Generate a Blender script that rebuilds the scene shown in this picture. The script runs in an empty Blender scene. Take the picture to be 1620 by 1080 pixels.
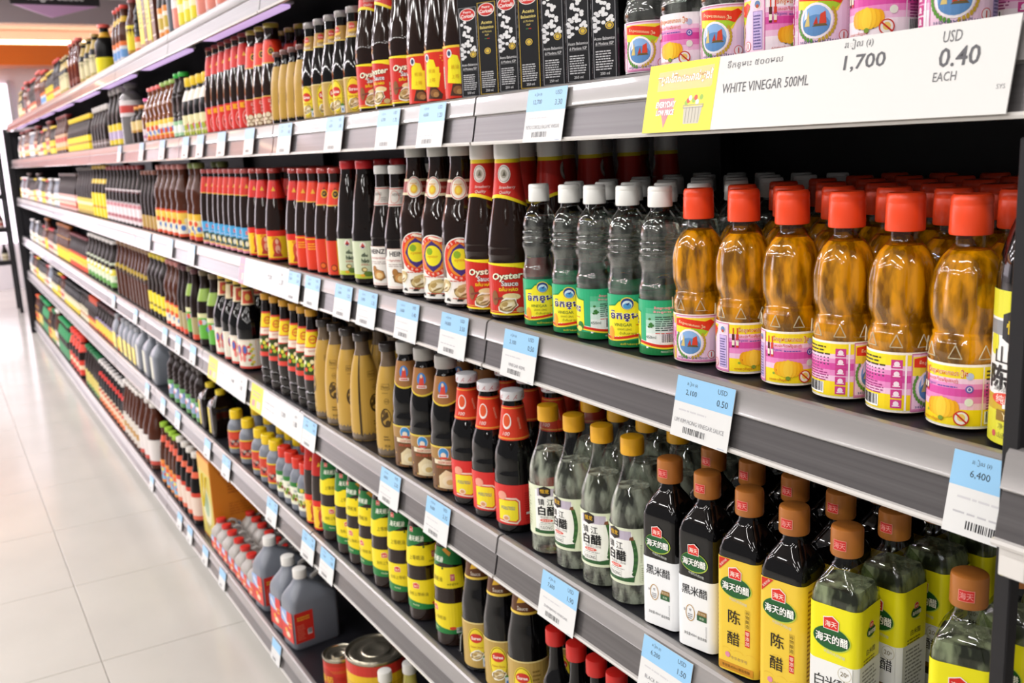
import bpy, math, random
from mathutils import Matrix, Vector
from mathutils.geometry import tessellate_polygon

random.seed(11)
sc = bpy.context.scene
col = sc.collection
PI = math.pi

# ------------------------------------------------------------------ camera
# world: X = into the shelves (right), Y = along the aisle, Z = up ; metres
CAMZ, FRONT, FPX = 1.414, 0.66, 1530.0
def _basis():
    d1 = Vector((-123 - 810, 540 - 273, -FPX)).normalized()                 # vanishing point of the aisle
    d2 = Vector((-123 + 1000 - 810, 540 - (273 - 45), -FPX))                # second point of the horizon
    up = d2.cross(d1).normalized()
    if up.y < 0: up = -up
    return Matrix((d1.cross(up), d1, up))
BASIS = _basis()
cd = bpy.data.cameras.new('camera'); cam = bpy.data.objects.new('camera', cd); col.objects.link(cam)
cd.sensor_width = 36; cd.lens = FPX / 1620 * 36; cd.clip_start = 0.02; cd.clip_end = 80
cam.matrix_world = Matrix.Translation((0, 0, CAMZ)) @ BASIS.to_4x4()
cd.dof.use_dof = True; cd.dof.focus_distance = .98; cd.dof.aperture_fstop = 10.0
sc.camera = cam

# ------------------------------------------------------------------ world, light, exposure
w = bpy.data.worlds.new('world'); sc.world = w; w.use_nodes = True
w.node_tree.nodes['Background'].inputs[0].default_value = (1.0, 0.97, 0.98, 1)
w.node_tree.nodes['Background'].inputs[1].default_value = 0.29
sc.view_settings.view_transform = 'Standard'; sc.view_settings.look = 'None'
sc.view_settings.gamma = 1; sc.view_settings.use_curve_mapping = False
sc.view_settings.exposure = 0.0
sc.cycles.transparent_max_bounces = 24
sc.cycles.max_bounces = 12
sc.cycles.caustics_reflective = False
sc.cycles.caustics_refractive = False
sc.cycles.sample_clamp_indirect = 4.0
def area(name, loc, sx, sy, power, color=(1, .97, .93)):
    l = bpy.data.lights.new(name, 'AREA'); l.shape = 'RECTANGLE'; l.size = sx; l.size_y = sy
    l.energy = power; l.color = color
    o = bpy.data.objects.new(name, l); o.location = loc; col.objects.link(o); return o
CEIL = 3.25
LAMPS = [(x, y) for y in (-1.6, 0.3, 2.2, 4.1, 6.0, 7.9, 9.8, 11.7) for x in (-0.9, -2.5, -4.1)]
for x, y in LAMPS:
    far = y > 5
    area('ceiling_lamp_light', (x, y, CEIL - 0.075), 0.16, 1.2, (24 if not far else 40) * {-.9: .8, -2.5: 1.15, -4.1: 1.75}[x], (1, .97, .94) if not far else (1, .95, 1))

# ------------------------------------------------------------------ helpers: colour, material
def lin(h):
    h = h.lstrip('#'); o = []
    for i in (0, 2, 4):
        c = int(h[i:i+2], 16) / 255
        o.append(c / 12.92 if c <= .04045 else ((c + .055) / 1.055) ** 2.4)
    return (*o, 1)
MATS = {}
def mat(name, hexcol, rough=.4, metal=0, trans=0, ior=1.45, coat=0, spec=.5, emit=None, estr=0):
    if name in MATS: return MATS[name]
    m = bpy.data.materials.new(name); m.use_nodes = True
    b = m.node_tree.nodes['Principled BSDF']
    b.inputs['Base Color'].default_value = lin(hexcol)
    b.inputs['Roughness'].default_value = rough
    b.inputs['Metallic'].default_value = metal
    b.inputs['Transmission Weight'].default_value = trans
    b.inputs['IOR'].default_value = ior
    b.inputs['Coat Weight'].default_value = coat
    b.inputs['Coat Roughness'].default_value = .05
    b.inputs['Specular IOR Level'].default_value = spec
    if emit:
        b.inputs['Emission Color'].default_value = lin(emit); b.inputs['Emission Strength'].default_value = estr
    MATS[name] = m
    return m
def ink(h):                                   # printed paper or film
    return mat('printed_' + h.lstrip('#'), h, rough=.33, spec=.4)
def plastic(h):
    return mat('plastic_' + h.lstrip('#'), h, rough=.32)
def metal(h):
    return mat('cap_metal_' + h.lstrip('#'), h, rough=.28, coat=.3)
def noisy(m, scale, amount, dims=(1, 1, 1), bump=0):
    nt = m.node_tree; b = nt.nodes['Principled BSDF']
    tc = nt.nodes.new('ShaderNodeTexCoord'); mp = nt.nodes.new('ShaderNodeMapping'); mp.inputs['Scale'].default_value = dims
    n = nt.nodes.new('ShaderNodeTexNoise'); n.inputs['Scale'].default_value = scale; n.inputs['Detail'].default_value = 4
    nt.links.new(tc.outputs['Object'], mp.inputs[0]); nt.links.new(mp.outputs[0], n.inputs['Vector'])
    c = b.inputs['Base Color'].default_value[:]
    r = nt.nodes.new('ShaderNodeValToRGB')
    r.color_ramp.elements[0].position = .3; r.color_ramp.elements[1].position = .7
    r.color_ramp.elements[0].color = (*[max(0, q * (1 - amount)) for q in c[:3]], 1)
    r.color_ramp.elements[1].color = (*[min(1, q * (1 + amount)) for q in c[:3]], 1)
    nt.links.new(n.outputs[0], r.inputs[0]); nt.links.new(r.outputs[0], b.inputs['Base Color'])
    if bump:
        bn = nt.nodes.new('ShaderNodeBump'); bn.inputs['Strength'].default_value = bump; bn.inputs['Distance'].default_value = .002
        nt.links.new(n.outputs[0], bn.inputs['Height']); nt.links.new(bn.outputs[0], b.inputs['Normal'])
    return m
def shell_mat(name, tint, refl=.06):          # thin clear plastic or glass wall
    if name in MATS: return MATS[name]
    m = bpy.data.materials.new(name); m.use_nodes = True; nt = m.node_tree
    nt.nodes.remove(nt.nodes['Principled BSDF'])
    t = nt.nodes.new('ShaderNodeBsdfTransparent'); t.inputs[0].default_value = lin(tint)
    g = nt.nodes.new('ShaderNodeBsdfGlossy'); g.inputs['Roughness'].default_value = .04; g.inputs[0].default_value = (1, 1, 1, 1)
    f = nt.nodes.new('ShaderNodeFresnel'); f.inputs[0].default_value = 1.5
    x = nt.nodes.new('ShaderNodeMixShader')
    ge = nt.nodes.new('ShaderNodeNewGeometry'); mu = nt.nodes.new('ShaderNodeMath'); mu.operation = 'MULTIPLY'; iv = nt.nodes.new('ShaderNodeMath'); iv.operation = 'SUBTRACT'
    iv.inputs[0].default_value = 1; nt.links.new(ge.outputs['Backfacing'], iv.inputs[1]); nt.links.new(f.outputs[0], mu.inputs[0]); nt.links.new(iv.outputs[0], mu.inputs[1])
    nt.links.new(mu.outputs[0], x.inputs[0]); nt.links.new(t.outputs[0], x.inputs[1]); nt.links.new(g.outputs[0], x.inputs[2])
    nt.links.new(x.outputs[0], nt.nodes['Material Output'].inputs[0])
    MATS[name] = m
    return m
SOY = noisy(mat('soy_dark_glass', '#130a07', rough=.05, coat=.12), 30, .3)
OYS = mat('oyster_brown_glass', '#20100a', rough=.06, coat=.12)
BLK = mat('black_glass', '#070607', rough=.05, coat=.12)
AMB = mat('amber_glass', '#6b3a1c', rough=.08, coat=.4)
GREY = mat('translucent_grey_plastic', '#757b86', rough=.3, spec=.5)
SHELL = shell_mat('clear_wall', '#f4f6f4')
SHELLG = shell_mat('green_clear_wall', '#e4ead8')
LIQ_AMBER = mat('amber_vinegar', '#ffaa08', rough=.0, trans=.55, ior=1.33, spec=.3)
def _light_streaks(m, lo, hi, dims):                  # streaks standing in for light and dark refracted inside the liquid
    nt = m.node_tree; tc = nt.nodes.new('ShaderNodeTexCoord'); mp = nt.nodes.new('ShaderNodeMapping'); mp.inputs['Scale'].default_value = dims
    n = nt.nodes.new('ShaderNodeTexNoise'); n.inputs['Scale'].default_value = 1; n.inputs['Detail'].default_value = 3
    r = nt.nodes.new('ShaderNodeMapRange'); r.inputs['From Min'].default_value = .38; r.inputs['From Max'].default_value = .62; r.inputs['To Min'].default_value = lo; r.inputs['To Max'].default_value = hi
    nt.links.new(tc.outputs['Object'], mp.inputs[0]); nt.links.new(mp.outputs[0], n.inputs['Vector']); nt.links.new(n.outputs[0], r.inputs['Value']); nt.links.new(r.outputs[0], nt.nodes['Principled BSDF'].inputs['Transmission Weight'])
_light_streaks(LIQ_AMBER, .20, .82, (95, 95, 30))
LIQ_CLEAR = mat('clear_vinegar', '#f3f6f2', rough=.0, trans=.96, ior=1.3)
LIQ_PALE = mat('pale_vinegar', '#e0e6d2', rough=.0, trans=.72, ior=1.3)

_light_streaks(LIQ_PALE, .50, .97, (70, 70, 26)); _light_streaks(LIQ_CLEAR, .86, 1.0, (70, 70, 26))
SOYF = noisy(mat('soy_far_glass', '#1c100c', rough=.30, spec=.22), 30, .3); BLKF = mat('black_far_glass', '#0e0c0d', rough=.28, spec=.22); AMBF = mat('amber_far_glass', '#4a2415', rough=.22, spec=.3)

# ------------------------------------------------------------------ helpers: meshes
class MB:
    def __init__(s): s.v, s.f, s.mi, s.mats = [], [], [], []
    def m(s, mt):
        if mt not in s.mats: s.mats.append(mt)
        return s.mats.index(mt)
    def add(s, vs, fs, mt):
        o = len(s.v); k = s.m(mt); s.v += vs
        for f in fs: s.f.append([i + o for i in f]); s.mi.append(k)
        return s
    def box(s, x0, y0, z0, x1, y1, z1, mt):
        return s.add([(x0,y0,z0),(x1,y0,z0),(x1,y1,z0),(x0,y1,z0),(x0,y0,z1),(x1,y0,z1),(x1,y1,z1),(x0,y1,z1)],
                     [(0,3,2,1),(4,5,6,7),(0,1,5,4),(1,2,6,5),(2,3,7,6),(3,0,4,7)], mt)
    def bevbox(s, x0, y0, z0, x1, y1, z1, b, mt):      # box with chamfered edges all round
        c = ((x0+x1)/2, (y0+y1)/2, (z0+z1)/2); h = ((x1-x0)/2, (y1-y0)/2, (z1-z0)/2)
        vs, idx = [], {}
        for sx in (-1, 1):
            for sy in (-1, 1):
                for sz in (-1, 1):
                    for a in range(3):
                        p = [sx*(h[0]-b), sy*(h[1]-b), sz*(h[2]-b)]; p[a] = (sx, sy, sz)[a]*h[a]
                        idx[(sx,sy,sz,a)] = len(vs); vs.append((c[0]+p[0], c[1]+p[1], c[2]+p[2]))
        fs = []
        for a in range(3):
            u, v = (a+1) % 3, (a+2) % 3
            for sg in (-1, 1):
                q = []
                for su, sv in ((-1,-1),(1,-1),(1,1),(-1,1)):
                    k = [0,0,0]; k[a] = sg; k[u] = su; k[v] = sv; q.append(idx[(*k, a)])
                fs.append(q if sg > 0 else q[::-1])
            for su in (-1, 1):
                for sv in (-1, 1):
                    q = []
                    for sg, ax in ((-1,u),(1,u),(1,v),(-1,v)):
                        k = [0,0,0]; k[a] = sg; k[u] = su; k[v] = sv; q.append(idx[(*k, ax)])
                    fs.append(q if su*sv < 0 else q[::-1])
        for sx in (-1,1):
            for sy in (-1,1):
                for sz in (-1,1):
                    q = [idx[(sx,sy,sz,a)] for a in range(3)]; fs.append(q if sx*sy*sz > 0 else q[::-1])
        return s.add(vs, fs, mt)
    def loft(s, rings, mt, close0=True, close1=True):   # rings: lists of points of equal length
        o = []; n = len(rings[0]); vs = [p for r in rings for p in r]; fs = []
        for i in range(len(rings) - 1):
            for j in range(n):
                k = (j + 1) % n
                fs.append((i*n+j, i*n+k, (i+1)*n+k, (i+1)*n+j))
        if close0: fs.append(tuple(range(n))[::-1])
        if close1: fs.append(tuple((len(rings)-1)*n + j for j in range(n)))
        return s.add(vs, fs, mt)
    def tube(s, path, r, mt, n=8):
        rings = []
        for i, p in enumerate(path):
            a = Vector(path[max(0, i-1)]); b = Vector(path[min(len(path)-1, i+1)]); t = (b-a).normalized()
            q = t.cross(Vector((0,0,1)) if abs(t.z) < .9 else Vector((1,0,0))).normalized(); e = t.cross(q)
            rr = r[i] if isinstance(r, (list, tuple)) else r
            rings.append([tuple(Vector(p) + q*rr*math.cos(2*PI*k/n) + e*rr*math.sin(2*PI*k/n)) for k in range(n)])
        return s.loft(rings, mt)
    def mesh(s, name, sharp=42):
        me = bpy.data.meshes.new(name); me.from_pydata(s.v, [], s.f)
        for mt in s.mats: me.materials.append(mt)
        me.polygons.foreach_set('material_index', s.mi)
        me.polygons.foreach_set('use_smooth', [sharp > 0] * len(s.f))
        me.update()
        if sharp > 0: me.set_sharp_from_angle(angle=math.radians(sharp))
        return me
def link(name, me, parent=None, loc=(0,0,0), rot=(0,0,0)):
    o = bpy.data.objects.new(name, me); col.objects.link(o)
    o.location = loc; o.rotation_euler = rot
    if parent: o.parent = parent
    return o
def empty(name, loc=(0,0,0), rz=0):
    o = bpy.data.objects.new(name, None); o.empty_display_size = .02; col.objects.link(o)
    o.location = loc; o.rotation_euler = (0,0,rz); return o
def tag(o, label, cat, group=None):
    o['label'] = label; o['category'] = cat
    if group: o['group'] = group
    return o
def struct(o): o['kind'] = 'structure'; return o

# section rings ---------------------------------------------------
def circ(r, z, n=28, cx=0, rib=0):
    return [(cx + (r*(1-rib*(k%2)))*math.cos(2*PI*k/n), (r*(1-rib*(k%2)))*math.sin(2*PI*k/n), z) for k in range(n)]
def rrect(hx, hy, z, c=.3, s=1, rr=None, cx=0, m=5):   # rounded rectangle, s blends to a circle of radius rr
    out = []
    cr = c * min(hx, hy)
    for q, (sx, sy) in enumerate(((1,1),(-1,1),(-1,-1),(1,-1))):
        for k in range(m + 1):
            a = q*PI/2 + math.radians(8 + 74*k/m)
            a2 = q*PI/2 + PI/2*k/m
            x = sx*(hx-cr) + cr*math.cos(a2); y = sy*(hy-cr) + cr*math.sin(a2)
            if s < 1:
                R = rr or min(hx, hy)
                x = x*s + (1-s)*R*math.cos(a); y = y*s + (1-s)*R*math.sin(a)
            out.append((cx + x, y, z))
    return out
def profile(ctrl, n=22):                                # monotone cubic through (z, r)
    ctrl = [(float(a), float(b)) for a, b in ctrl]
    d = [(ctrl[i+1][1]-ctrl[i][1])/(ctrl[i+1][0]-ctrl[i][0]) for i in range(len(ctrl)-1)]
    m = [d[0]] + [0 if d[i-1]*d[i] <= 0 else 2*d[i-1]*d[i]/(d[i-1]+d[i]) for i in range(1, len(d))] + [d[-1]]
    zs = sorted(set([c[0] for c in ctrl] + [ctrl[0][0] + (ctrl[-1][0]-ctrl[0][0])*k/n for k in range(n+1)]))
    zs = [z for i, z in enumerate(zs) if i == 0 or z - zs[i-1] > 2e-4]
    out = []
    for z in zs:
        i = max(0, min(len(d)-1, sum(1 for c in ctrl if c[0] <= z + 1e-9) - 1))
        h = ctrl[i+1][0]-ctrl[i][0]; t = (z-ctrl[i][0])/h
        out.append((z, (2*t**3-3*t*t+1)*ctrl[i][1] + (t**3-2*t*t+t)*h*m[i] + (-2*t**3+3*t*t)*ctrl[i+1][1] + (t**3-t*t)*h*m[i+1]))
    return out
def rad(prof, z):
    for i in range(len(prof)-1):
        if prof[i][0] <= z <= prof[i+1][0]:
            t = (z-prof[i][0])/(prof[i+1][0]-prof[i][0]); return prof[i][1]*(1-t) + prof[i+1][1]*t
    return prof[0][1] if z < prof[0][0] else prof[-1][1]

# ------------------------------------------------------------------ flat print: shapes and lettering on a label
TXT = {}
def text_tris(s, bold=0):
    k = (s, bold)
    if k not in TXT:
        c = bpy.data.curves.new('t', 'FONT'); c.body = s; c.size = 1; c.resolution_u = 2; c.offset = bold
        o = bpy.data.objects.new('t', c); me = o.to_mesh(); me.calc_loop_triangles()
        vs = [(v.co.x, v.co.y) for v in me.vertices]
        TXT[k] = ([[vs[i] for i in t.vertices] for t in me.loop_triangles], vs)
        o.to_mesh_clear(); bpy.data.objects.remove(o); bpy.data.curves.remove(c)
    return TXT[k]
class Art:
    def __init__(s): s.p = []; s.k = 0
    def lay(s, l): s.k += 1; return l + .085*(s.k % 9)      # no two shapes share exactly one plane
    def poly(s, pts, c, l=1):
        l = s.lay(l)
        if len(pts) > 4:
            for t in tessellate_polygon([[Vector((a, b, 0)) for a, b in pts]]): s.p.append(([pts[i] for i in t], c, l))
        else: s.p.append((list(pts), c, l))
        return s
    def rect(s, a, b, c, d, h, l=1): l = s.lay(l); s.p.append(([(a,b),(c,b),(c,d),(a,d)], h, l)); return s
    def ell(s, u, v, ru, rv, c, l=1, n=20, a0=0, a1=2*PI):
        l = s.lay(l)
        s.p.append(([(u + ru*math.cos(a0+(a1-a0)*k/n), v + rv*math.sin(a0+(a1-a0)*k/n)) for k in range(n + (a1-a0 < 6.2))], c, l)); return s
    def ring(s, u, v, ru, rv, t, c, l=1, n=20, a0=0, a1=2*PI):
        for k in range(n):
            a, b = a0+(a1-a0)*k/n, a0+(a1-a0)*(k+1)/n
            s.p.append(([(u+ru*math.cos(a), v+rv*math.sin(a)), (u+ru*math.cos(b), v+rv*math.sin(b)),
                         (u+(ru-t)*math.cos(b), v+(rv-t)*math.sin(b)), (u+(ru-t)*math.cos(a), v+(rv-t)*math.sin(a))], c, l))
        return s
    def frame(s, a, b, c, d, t, h, l=1):
        s.rect(a,b,c,b+t,h,l); s.rect(a,d-t,c,d,h,l); s.rect(a,b,a+t,d,h,l); s.rect(c-t,b,c,d,h,l); return s
    def text(s, t, u, v, h, c, l=4, w=None, bold=0, sh=0, rot=0, out=None):
        if max(map(ord, t)) > 0x2000 and (bold or out):        # thick strokes by striking the glyph several times
            if out:
                for k in range(8): s.text(t, u + h*.075*math.cos(k*PI/4), v + h*.075*math.sin(k*PI/4), h, out, l-1, w, 0, sh, rot)
            if bold:
                d = h*min(.05, bold*.9)
                for a, b in ((-d, 0), (d, 0), (0, d*.7), (0, -d*.7)): s.text(t, u + a, v + b, h, c, l, w, 0, sh, rot)
                return s
            out = None; bold = 0
        if out: s.text(t, u, v, h, out, l-1, w, bold + .045, sh, rot)
        tr, vs = text_tris(t, bold); l = s.lay(l)
        if not vs: return s
        x0, x1 = min(p[0] for p in vs), max(p[0] for p in vs); y0, y1 = min(p[1] for p in vs), max(p[1] for p in vs)
        ky = h/max(1e-6, y1-y0); kx = ky if w is None else w/max(1e-6, x1-x0)
        ca, sa = math.cos(rot), math.sin(rot)
        for t3 in tr:
            q = []
            for x, y in t3:
                a = (x-(x0+x1)/2)*kx; b = (y-(y0+y1)/2)*ky; a += sh*b
                q.append((u + a*ca - b*sa, v + a*sa + b*ca))
            s.p.append((q, c, l))
        return s
    def lines(s, a, v0, b, v1, n, c, l=2, f=.45, rag=.25):
        rnd = random.Random(n*7 + int(a*1e5)); p = (v1-v0)/n
        for k in range(n):
            e = b - (b-a)*rag*rnd.random(); x = a
            while x < e - 1e-4:
                q = min(e, x + (b-a)*(.08 + .2*rnd.random()))
                s.rect(x, v0+p*k, q, v0+p*k+p*f, c, l); x = q + (b-a)*.035
        return s
    def barcode(s, a, v0, b, v1, l=3, bg='#ffffff'):
        s.rect(a, v0, b, v1, bg, l-1); rnd = random.Random(5); x = a + (b-a)*.05
        while x < b - (b-a)*.06:
            q = (b-a)*(.012 + .03*rnd.random()); s.rect(x, v0+(v1-v0)*.15, x+q, v1, '#26262a', l); x += q + (b-a)*(.012+.022*rnd.random())
        return s
def clip(p, a, lo, hi):
    for sgn, lim in ((1, lo), (-1, hi)):
        o = []
        for i in range(len(p)):
            P, Q = p[i], p[(i+1) % len(p)]
            dp, dq = sgn*(P[a]-lim), sgn*(Q[a]-lim)
            if dp >= 0: o.append(P)
            if dp*dq < 0:
                t = dp/(dp-dq); o.append((P[0]+(Q[0]-P[0])*t, P[1]+(Q[1]-P[1])*t))
        p = o
        if len(p) < 3: return []
    return p
STEP = .17
def wrap_label(name, prof, z0, z1, art, base=None, half=PI, nz=1, off=.00035):
    """a label bent round a turned bottle; art in metres, u = 0 at the front, v = height above the base"""
    mb = MB(); r0 = rad(prof, (z0+z1)/2)
    zb = [z0 + (z1-z0)*k/nz for k in range(nz+1)]; rb = [rad(prof, z) for z in zb]
    bag = {}
    def mp(ph, z, l):
        k = max(0, min(nz-1, int((z-z0)/(z1-z0)*nz)))
        t = (z-zb[k])/(zb[k+1]-zb[k]); r = rb[k]*(1-t)+rb[k+1]*t + off + .00011*l
        return (-r*math.cos(ph), -r*math.sin(ph), z)
    polys = list(art.p) if art else []
    if base: polys.insert(0, ([(-half*r0, z0), (half*r0, z0), (half*r0, z1), (-half*r0, z1)], base, 0))
    for p, c, l in polys:
        q = [(max(-PI, min(PI, u/r0)), v) for u, v in p]
        q = clip(q, 1, z0, z1)
        if not q: continue
        a0, a1 = min(x[0] for x in q), max(x[0] for x in q); b0, b1 = min(x[1] for x in q), max(x[1] for x in q)
        for i in range(math.floor(a0/STEP), math.floor((a1-1e-9)/STEP)+1):
            s1 = clip(q, 0, i*STEP, (i+1)*STEP) if a1-a0 > 1e-9 and (a0 < i*STEP or a1 > (i+1)*STEP) else q
            if not s1: continue
            for j in range(nz):
                if b1 < zb[j] or b0 > zb[j+1]: continue
                s2 = clip(s1, 1, zb[j], zb[j+1]) if nz > 1 else s1
                if len(s2) >= 3: bag.setdefault(c, []).append([mp(x[0], x[1], l) for x in s2])
    for c, fl in bag.items():
        vs, fs = [], []
        for f in fl: fs.append(tuple(range(len(vs), len(vs)+len(f)))); vs += f
        mb.add(vs, fs, ink(c))
    return mb.mesh(name, 0)
def flat_label(name, hx, art, mbin=None, side=False, hy=0, fin=True, ox=0):
    """print on a flat front face at x = -hx (or on the face at y = -hy)"""
    mb = mbin or MB(); bag = {}
    for p, c, l in art.p:
        o = .0004 + .00012*l
        bag.setdefault(c, []).append([((u + ox, -hy-o, v) if side else (-hx-o + ox, -u, v)) for u, v in p])
    for c, fl in bag.items():
        vs, fs = [], []
        for f in fl: fs.append(tuple(range(len(vs), len(vs)+len(f)))); vs += f
        mb.add(vs, fs, ink(c))
    return mb.mesh(name, 0) if fin else mb

# ------------------------------------------------------------------ product registry
PROD = {}
class Prod:
    def __init__(s, key, name, label, short, r, cat='bottle', dx=None):
        s.key, s.name, s.label, s.short, s.r, s.cat = key, name, label, short, r, cat
        s.dx = dx or 2*r + .004; s.parts = []; PROD[key] = s
    def part(s, n, me, label=None, of=None): s.parts.append((n, me, label, of)); return s
def lathe_mesh(name, prof, mt, seg=28, rib=0, flute=None):
    mb = MB(); R = []
    for z, r in prof:
        if flute and flute[1] < z < flute[2]:
            a = flute[3]*math.sin(PI*(z-flute[1])/(flute[2]-flute[1])); n = flute[0]*8
            R.append([((r - a*(.5+.5*math.cos(2*PI*k/8))**2)*math.cos(2*PI*k/n), (r - a*(.5+.5*math.cos(2*PI*k/8))**2)*math.sin(2*PI*k/n), z) for k in range(n)])
        else: R.append(circ(r, z, flute[0]*8 if flute else seg, 0, rib))
    mb.loft(R, mt); return mb.mesh(name)
def cap_mesh(z0, z1, r, mt, seg=24, rib=0, flip=False, band=None):
    mb = MB(); h = z1-z0
    pr = [(z0, r*.96), (z0+h*.05, r), (z0+h*.72, r*(.985 if not flip else .97)), (z0+h*.75, r*.95), (z0+h*.78, r*.975), (z1-h*.06, r*.95), (z1, r*.86)] if flip else \
         [(z0, r*.96), (z0+h*.06, r), (z1-h*.14, r*.99), (z1-h*.04, r*.95), (z1, r*.84)]
    mb.loft([circ(q, z, seg*(2 if rib else 1), 0, rib if 1 <= i <= len(pr)-3 else 0) for i, (z, q) in enumerate(pr)], mt)
    return mb.mesh('cap')
def tall(h, r, nr, ch, f=(.42, .55, .8, .9)):
    return [(0, r*.86), (.004, r), (f[0]*h, r), (f[1]*h, r*.9), (f[2]*h, nr*1.12), (f[3]*h, nr), (h-ch, nr)]
def bottle(key, name, label, short, h, r, nr, ch, cr, body, capm, lab=None, neck=None, ctrl=None, seg=28, cap_kw={}, extra=None, cat='bottle', dx=None, n=22, flute=None):
    """lab / neck: (z0, z1, art, base colour, half angle[, strips])"""
    p = Prod(key, name, label, short, r, cat, dx)
    pr = profile(ctrl or tall(h, r, nr, ch), n)
    p.flute = flute
    p.part('body', lathe_mesh('bottle_body', pr, body, seg, 0, flute))
    p.part('cap', cap_mesh(h-ch, h, cr, capm, max(12, seg-8), **cap_kw))
    for nm, L in (('label', lab), ('neck_label', neck)):
        if L:
            nz = L[5] if len(L) > 5 else (1 if nm == 'label' else 3)
            p.part(nm, wrap_label(nm, pr, L[0], L[1], L[2], L[3], L[4], nz))
    if extra: extra(p, pr)
    return p

# ------------------------------------------------------------------ products: vinegar in clear plastic
def liquid(z_top, mt, inset=.0011):
    def f(p, pr):
        q = [(z + (.002 if i == 0 else 0), max(.002, r - inset)) for i, (z, r) in enumerate(pr) if z < z_top - .001]
        q.append((z_top, rad(pr, z_top) - inset))
        p.part('liquid', lathe_mesh('liquid', q, mt, 28, 0, p.flute), None, 'body')
    return f
def vinegar_art(bg, bottom):
    A = Art(); z0, z1 = .004, .057; U = .0865; Z = lambda t: z0 + (z1-z0)*t
    A.rect(-U, Z(.04), U, Z(.96), bg, 1)
    for a, b, c in ((.30,.40,'#f3c6e2'),(.40,.50,'#e98cc6'),(.50,.62,'#d94fa4'),(.62,.70,'#ec94cb'),(.70,.78,'#f6cfe6')):
        A.rect(-U, Z(a), U, Z(b), c, 2)
    A.rect(-U, Z(.06), U, Z(.30), bottom, 2)
    # ---- picture panel at the front: banner, round ship picture, wheat, ticket
    A.rect(-.031, Z(.02), .031, Z(.98), '#f7d3e8', 3); A.frame(-.031, Z(.02), .031, Z(.98), .0009, '#cf7ba8', 6)
    A.poly([(-.030,Z(.62)),(.006,Z(.55)),(.016,Z(.93)),(-.030,Z(.93))], '#f7e23c', 4); A.poly([(-.010,Z(.60)),(.003,Z(.56)),(.015,Z(.80)),(-.010,Z(.76))], '#a9cf2e', 5)
    A.poly([(-.029,Z(.90)),(-.020,Z(.92)),(.005,Z(.86)),(.011,Z(.90)),(.015,Z(.84)),(.008,Z(.66)),(.002,Z(.70)),(-.029,Z(.76))], '#e2391c', 6)
    A.text('ទឹកខ្មេះចេកលឿង', -.010, Z(.79), .0042, '#fff7c0', 8, w=.030, rot=-.16)
    A.ell(-.012, Z(.42), .0145, .0150, '#fdf3f6', 6); A.ell(-.012, Z(.42), .0125, .0130, '#8db7e8', 7); A.ell(-.012, Z(.35), .0118, .0088, '#5f8fc4', 8)
    A.poly([(-.009,Z(.37)),(-.003,Z(.37)),(-.004,Z(.56)),(-.008,Z(.52))], '#d8432a', 9); A.poly([(-.014,Z(.36)),(-.010,Z(.36)),(-.011,Z(.49))], '#c2361f', 9)
    A.poly([(-.022,Z(.34)),(-.017,Z(.34)),(-.018,Z(.58))], '#d9c27a', 9); A.poly([(-.015,Z(.33)),(-.002,Z(.33)),(-.004,Z(.37)),(-.012,Z(.37))], '#6b5a33', 9)
    for k in range(11):
        t = -1.35 + k*.19; A.ell(-.012+.0165*math.cos(t), Z(.42)+.0168*math.sin(t), .0014, .0022, '#c8a531', 7, 6)
        t = PI+1.35 - k*.19; A.ell(-.012+.0165*math.cos(t), Z(.42)+.0168*math.sin(t), .0014, .0022, '#5f9a3a', 7, 6)
    A.text('អង្គរមានជ័យ', -.010, Z(.10), .0035, '#3f4d7a', 8, w=.034)
    A.rect(-.030, Z(.04), .030, Z(.065), '#d98ab6', 7)
    A.ell(.0115, Z(.17), .0043, .0046, '#fdeff3', 6); A.ring(.0115, Z(.17), .0043, .0046, .0006, '#d8402c', 7); A.text('1', .0115, Z(.17), .0052, '#d8402c', 8, bold=.02)
    A.rect(.0185, Z(.10), .0285, Z(.74), '#cdb6e6', 5); A.frame(.0185, Z(.10), .0285, Z(.74), .0004, '#9d86bd', 6); A.lines(.0195, Z(.14), .0275, Z(.70), 11, '#6f649c', 7)
    A.ell(.0235, Z(.85), .0036, .0040, '#f7f2e4', 6); A.ell(.0235, Z(.85), .0029, .0032, '#6b86b8', 7); A.ell(.0235, Z(.82), .0016, .0017, '#c0563b', 8)
    # ---- pumpkin panel
    A.text('ទឹកខ្មេះចេកលឿង', .058, Z(.86), .0066, '#d7301f', 6, w=.034, out='#fff6cf'); A.text('រសជាតិដើមឆ្ងាញ់', .055, Z(.735), .0040, '#d7301f', 6, w=.026)
    A.text('Organic', .045, Z(.655), .0032, '#6b58b0', 6, sh=.2); A.lines(.052, Z(.635), .068, Z(.675), 1, '#6b58b0', 6)
    for k in range(2):
        u = .0345 + k*.0042; A.rect(u, Z(.52), u+.0026, Z(.78), ('#54221c','#d8402c')[k], 5); A.rect(u+.0007, Z(.78), u+.0019, Z(.90), '#d8402c', 5); A.rect(u, Z(.56), u+.0026, Z(.66), '#f4ecd6', 6)
    for k, (du, c) in enumerate(((-.0095,'#f0a713'),(.0095,'#f0a713'),(-.0065,'#f6b81b'),(.0065,'#f6b81b'),(-.0033,'#fac42a'),(.0033,'#fac42a'),(0,'#fdd03c'))):
        A.ell(.056+du, Z(.31), .0044, .0092-abs(du)*.25, c, 7+k//2, 14)
    A.ell(.056, Z(.14), .0022, .0020, '#7d9a35', 12, 10)
    for k in range(16):
        A.ell(.040+.030*random.random(), Z(.18)+.010*random.random(), .0014, .0013, random.choice(('#c23a1f','#8fb038','#e2681f','#3d2a22','#f3cf3c')), 6, 7)
    A.ell(.0715, Z(.17), .0058, .0062, '#f7f0ea', 11); A.ring(.0715, Z(.17), .0058, .0062, .0010, '#cf2f24', 13)
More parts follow.
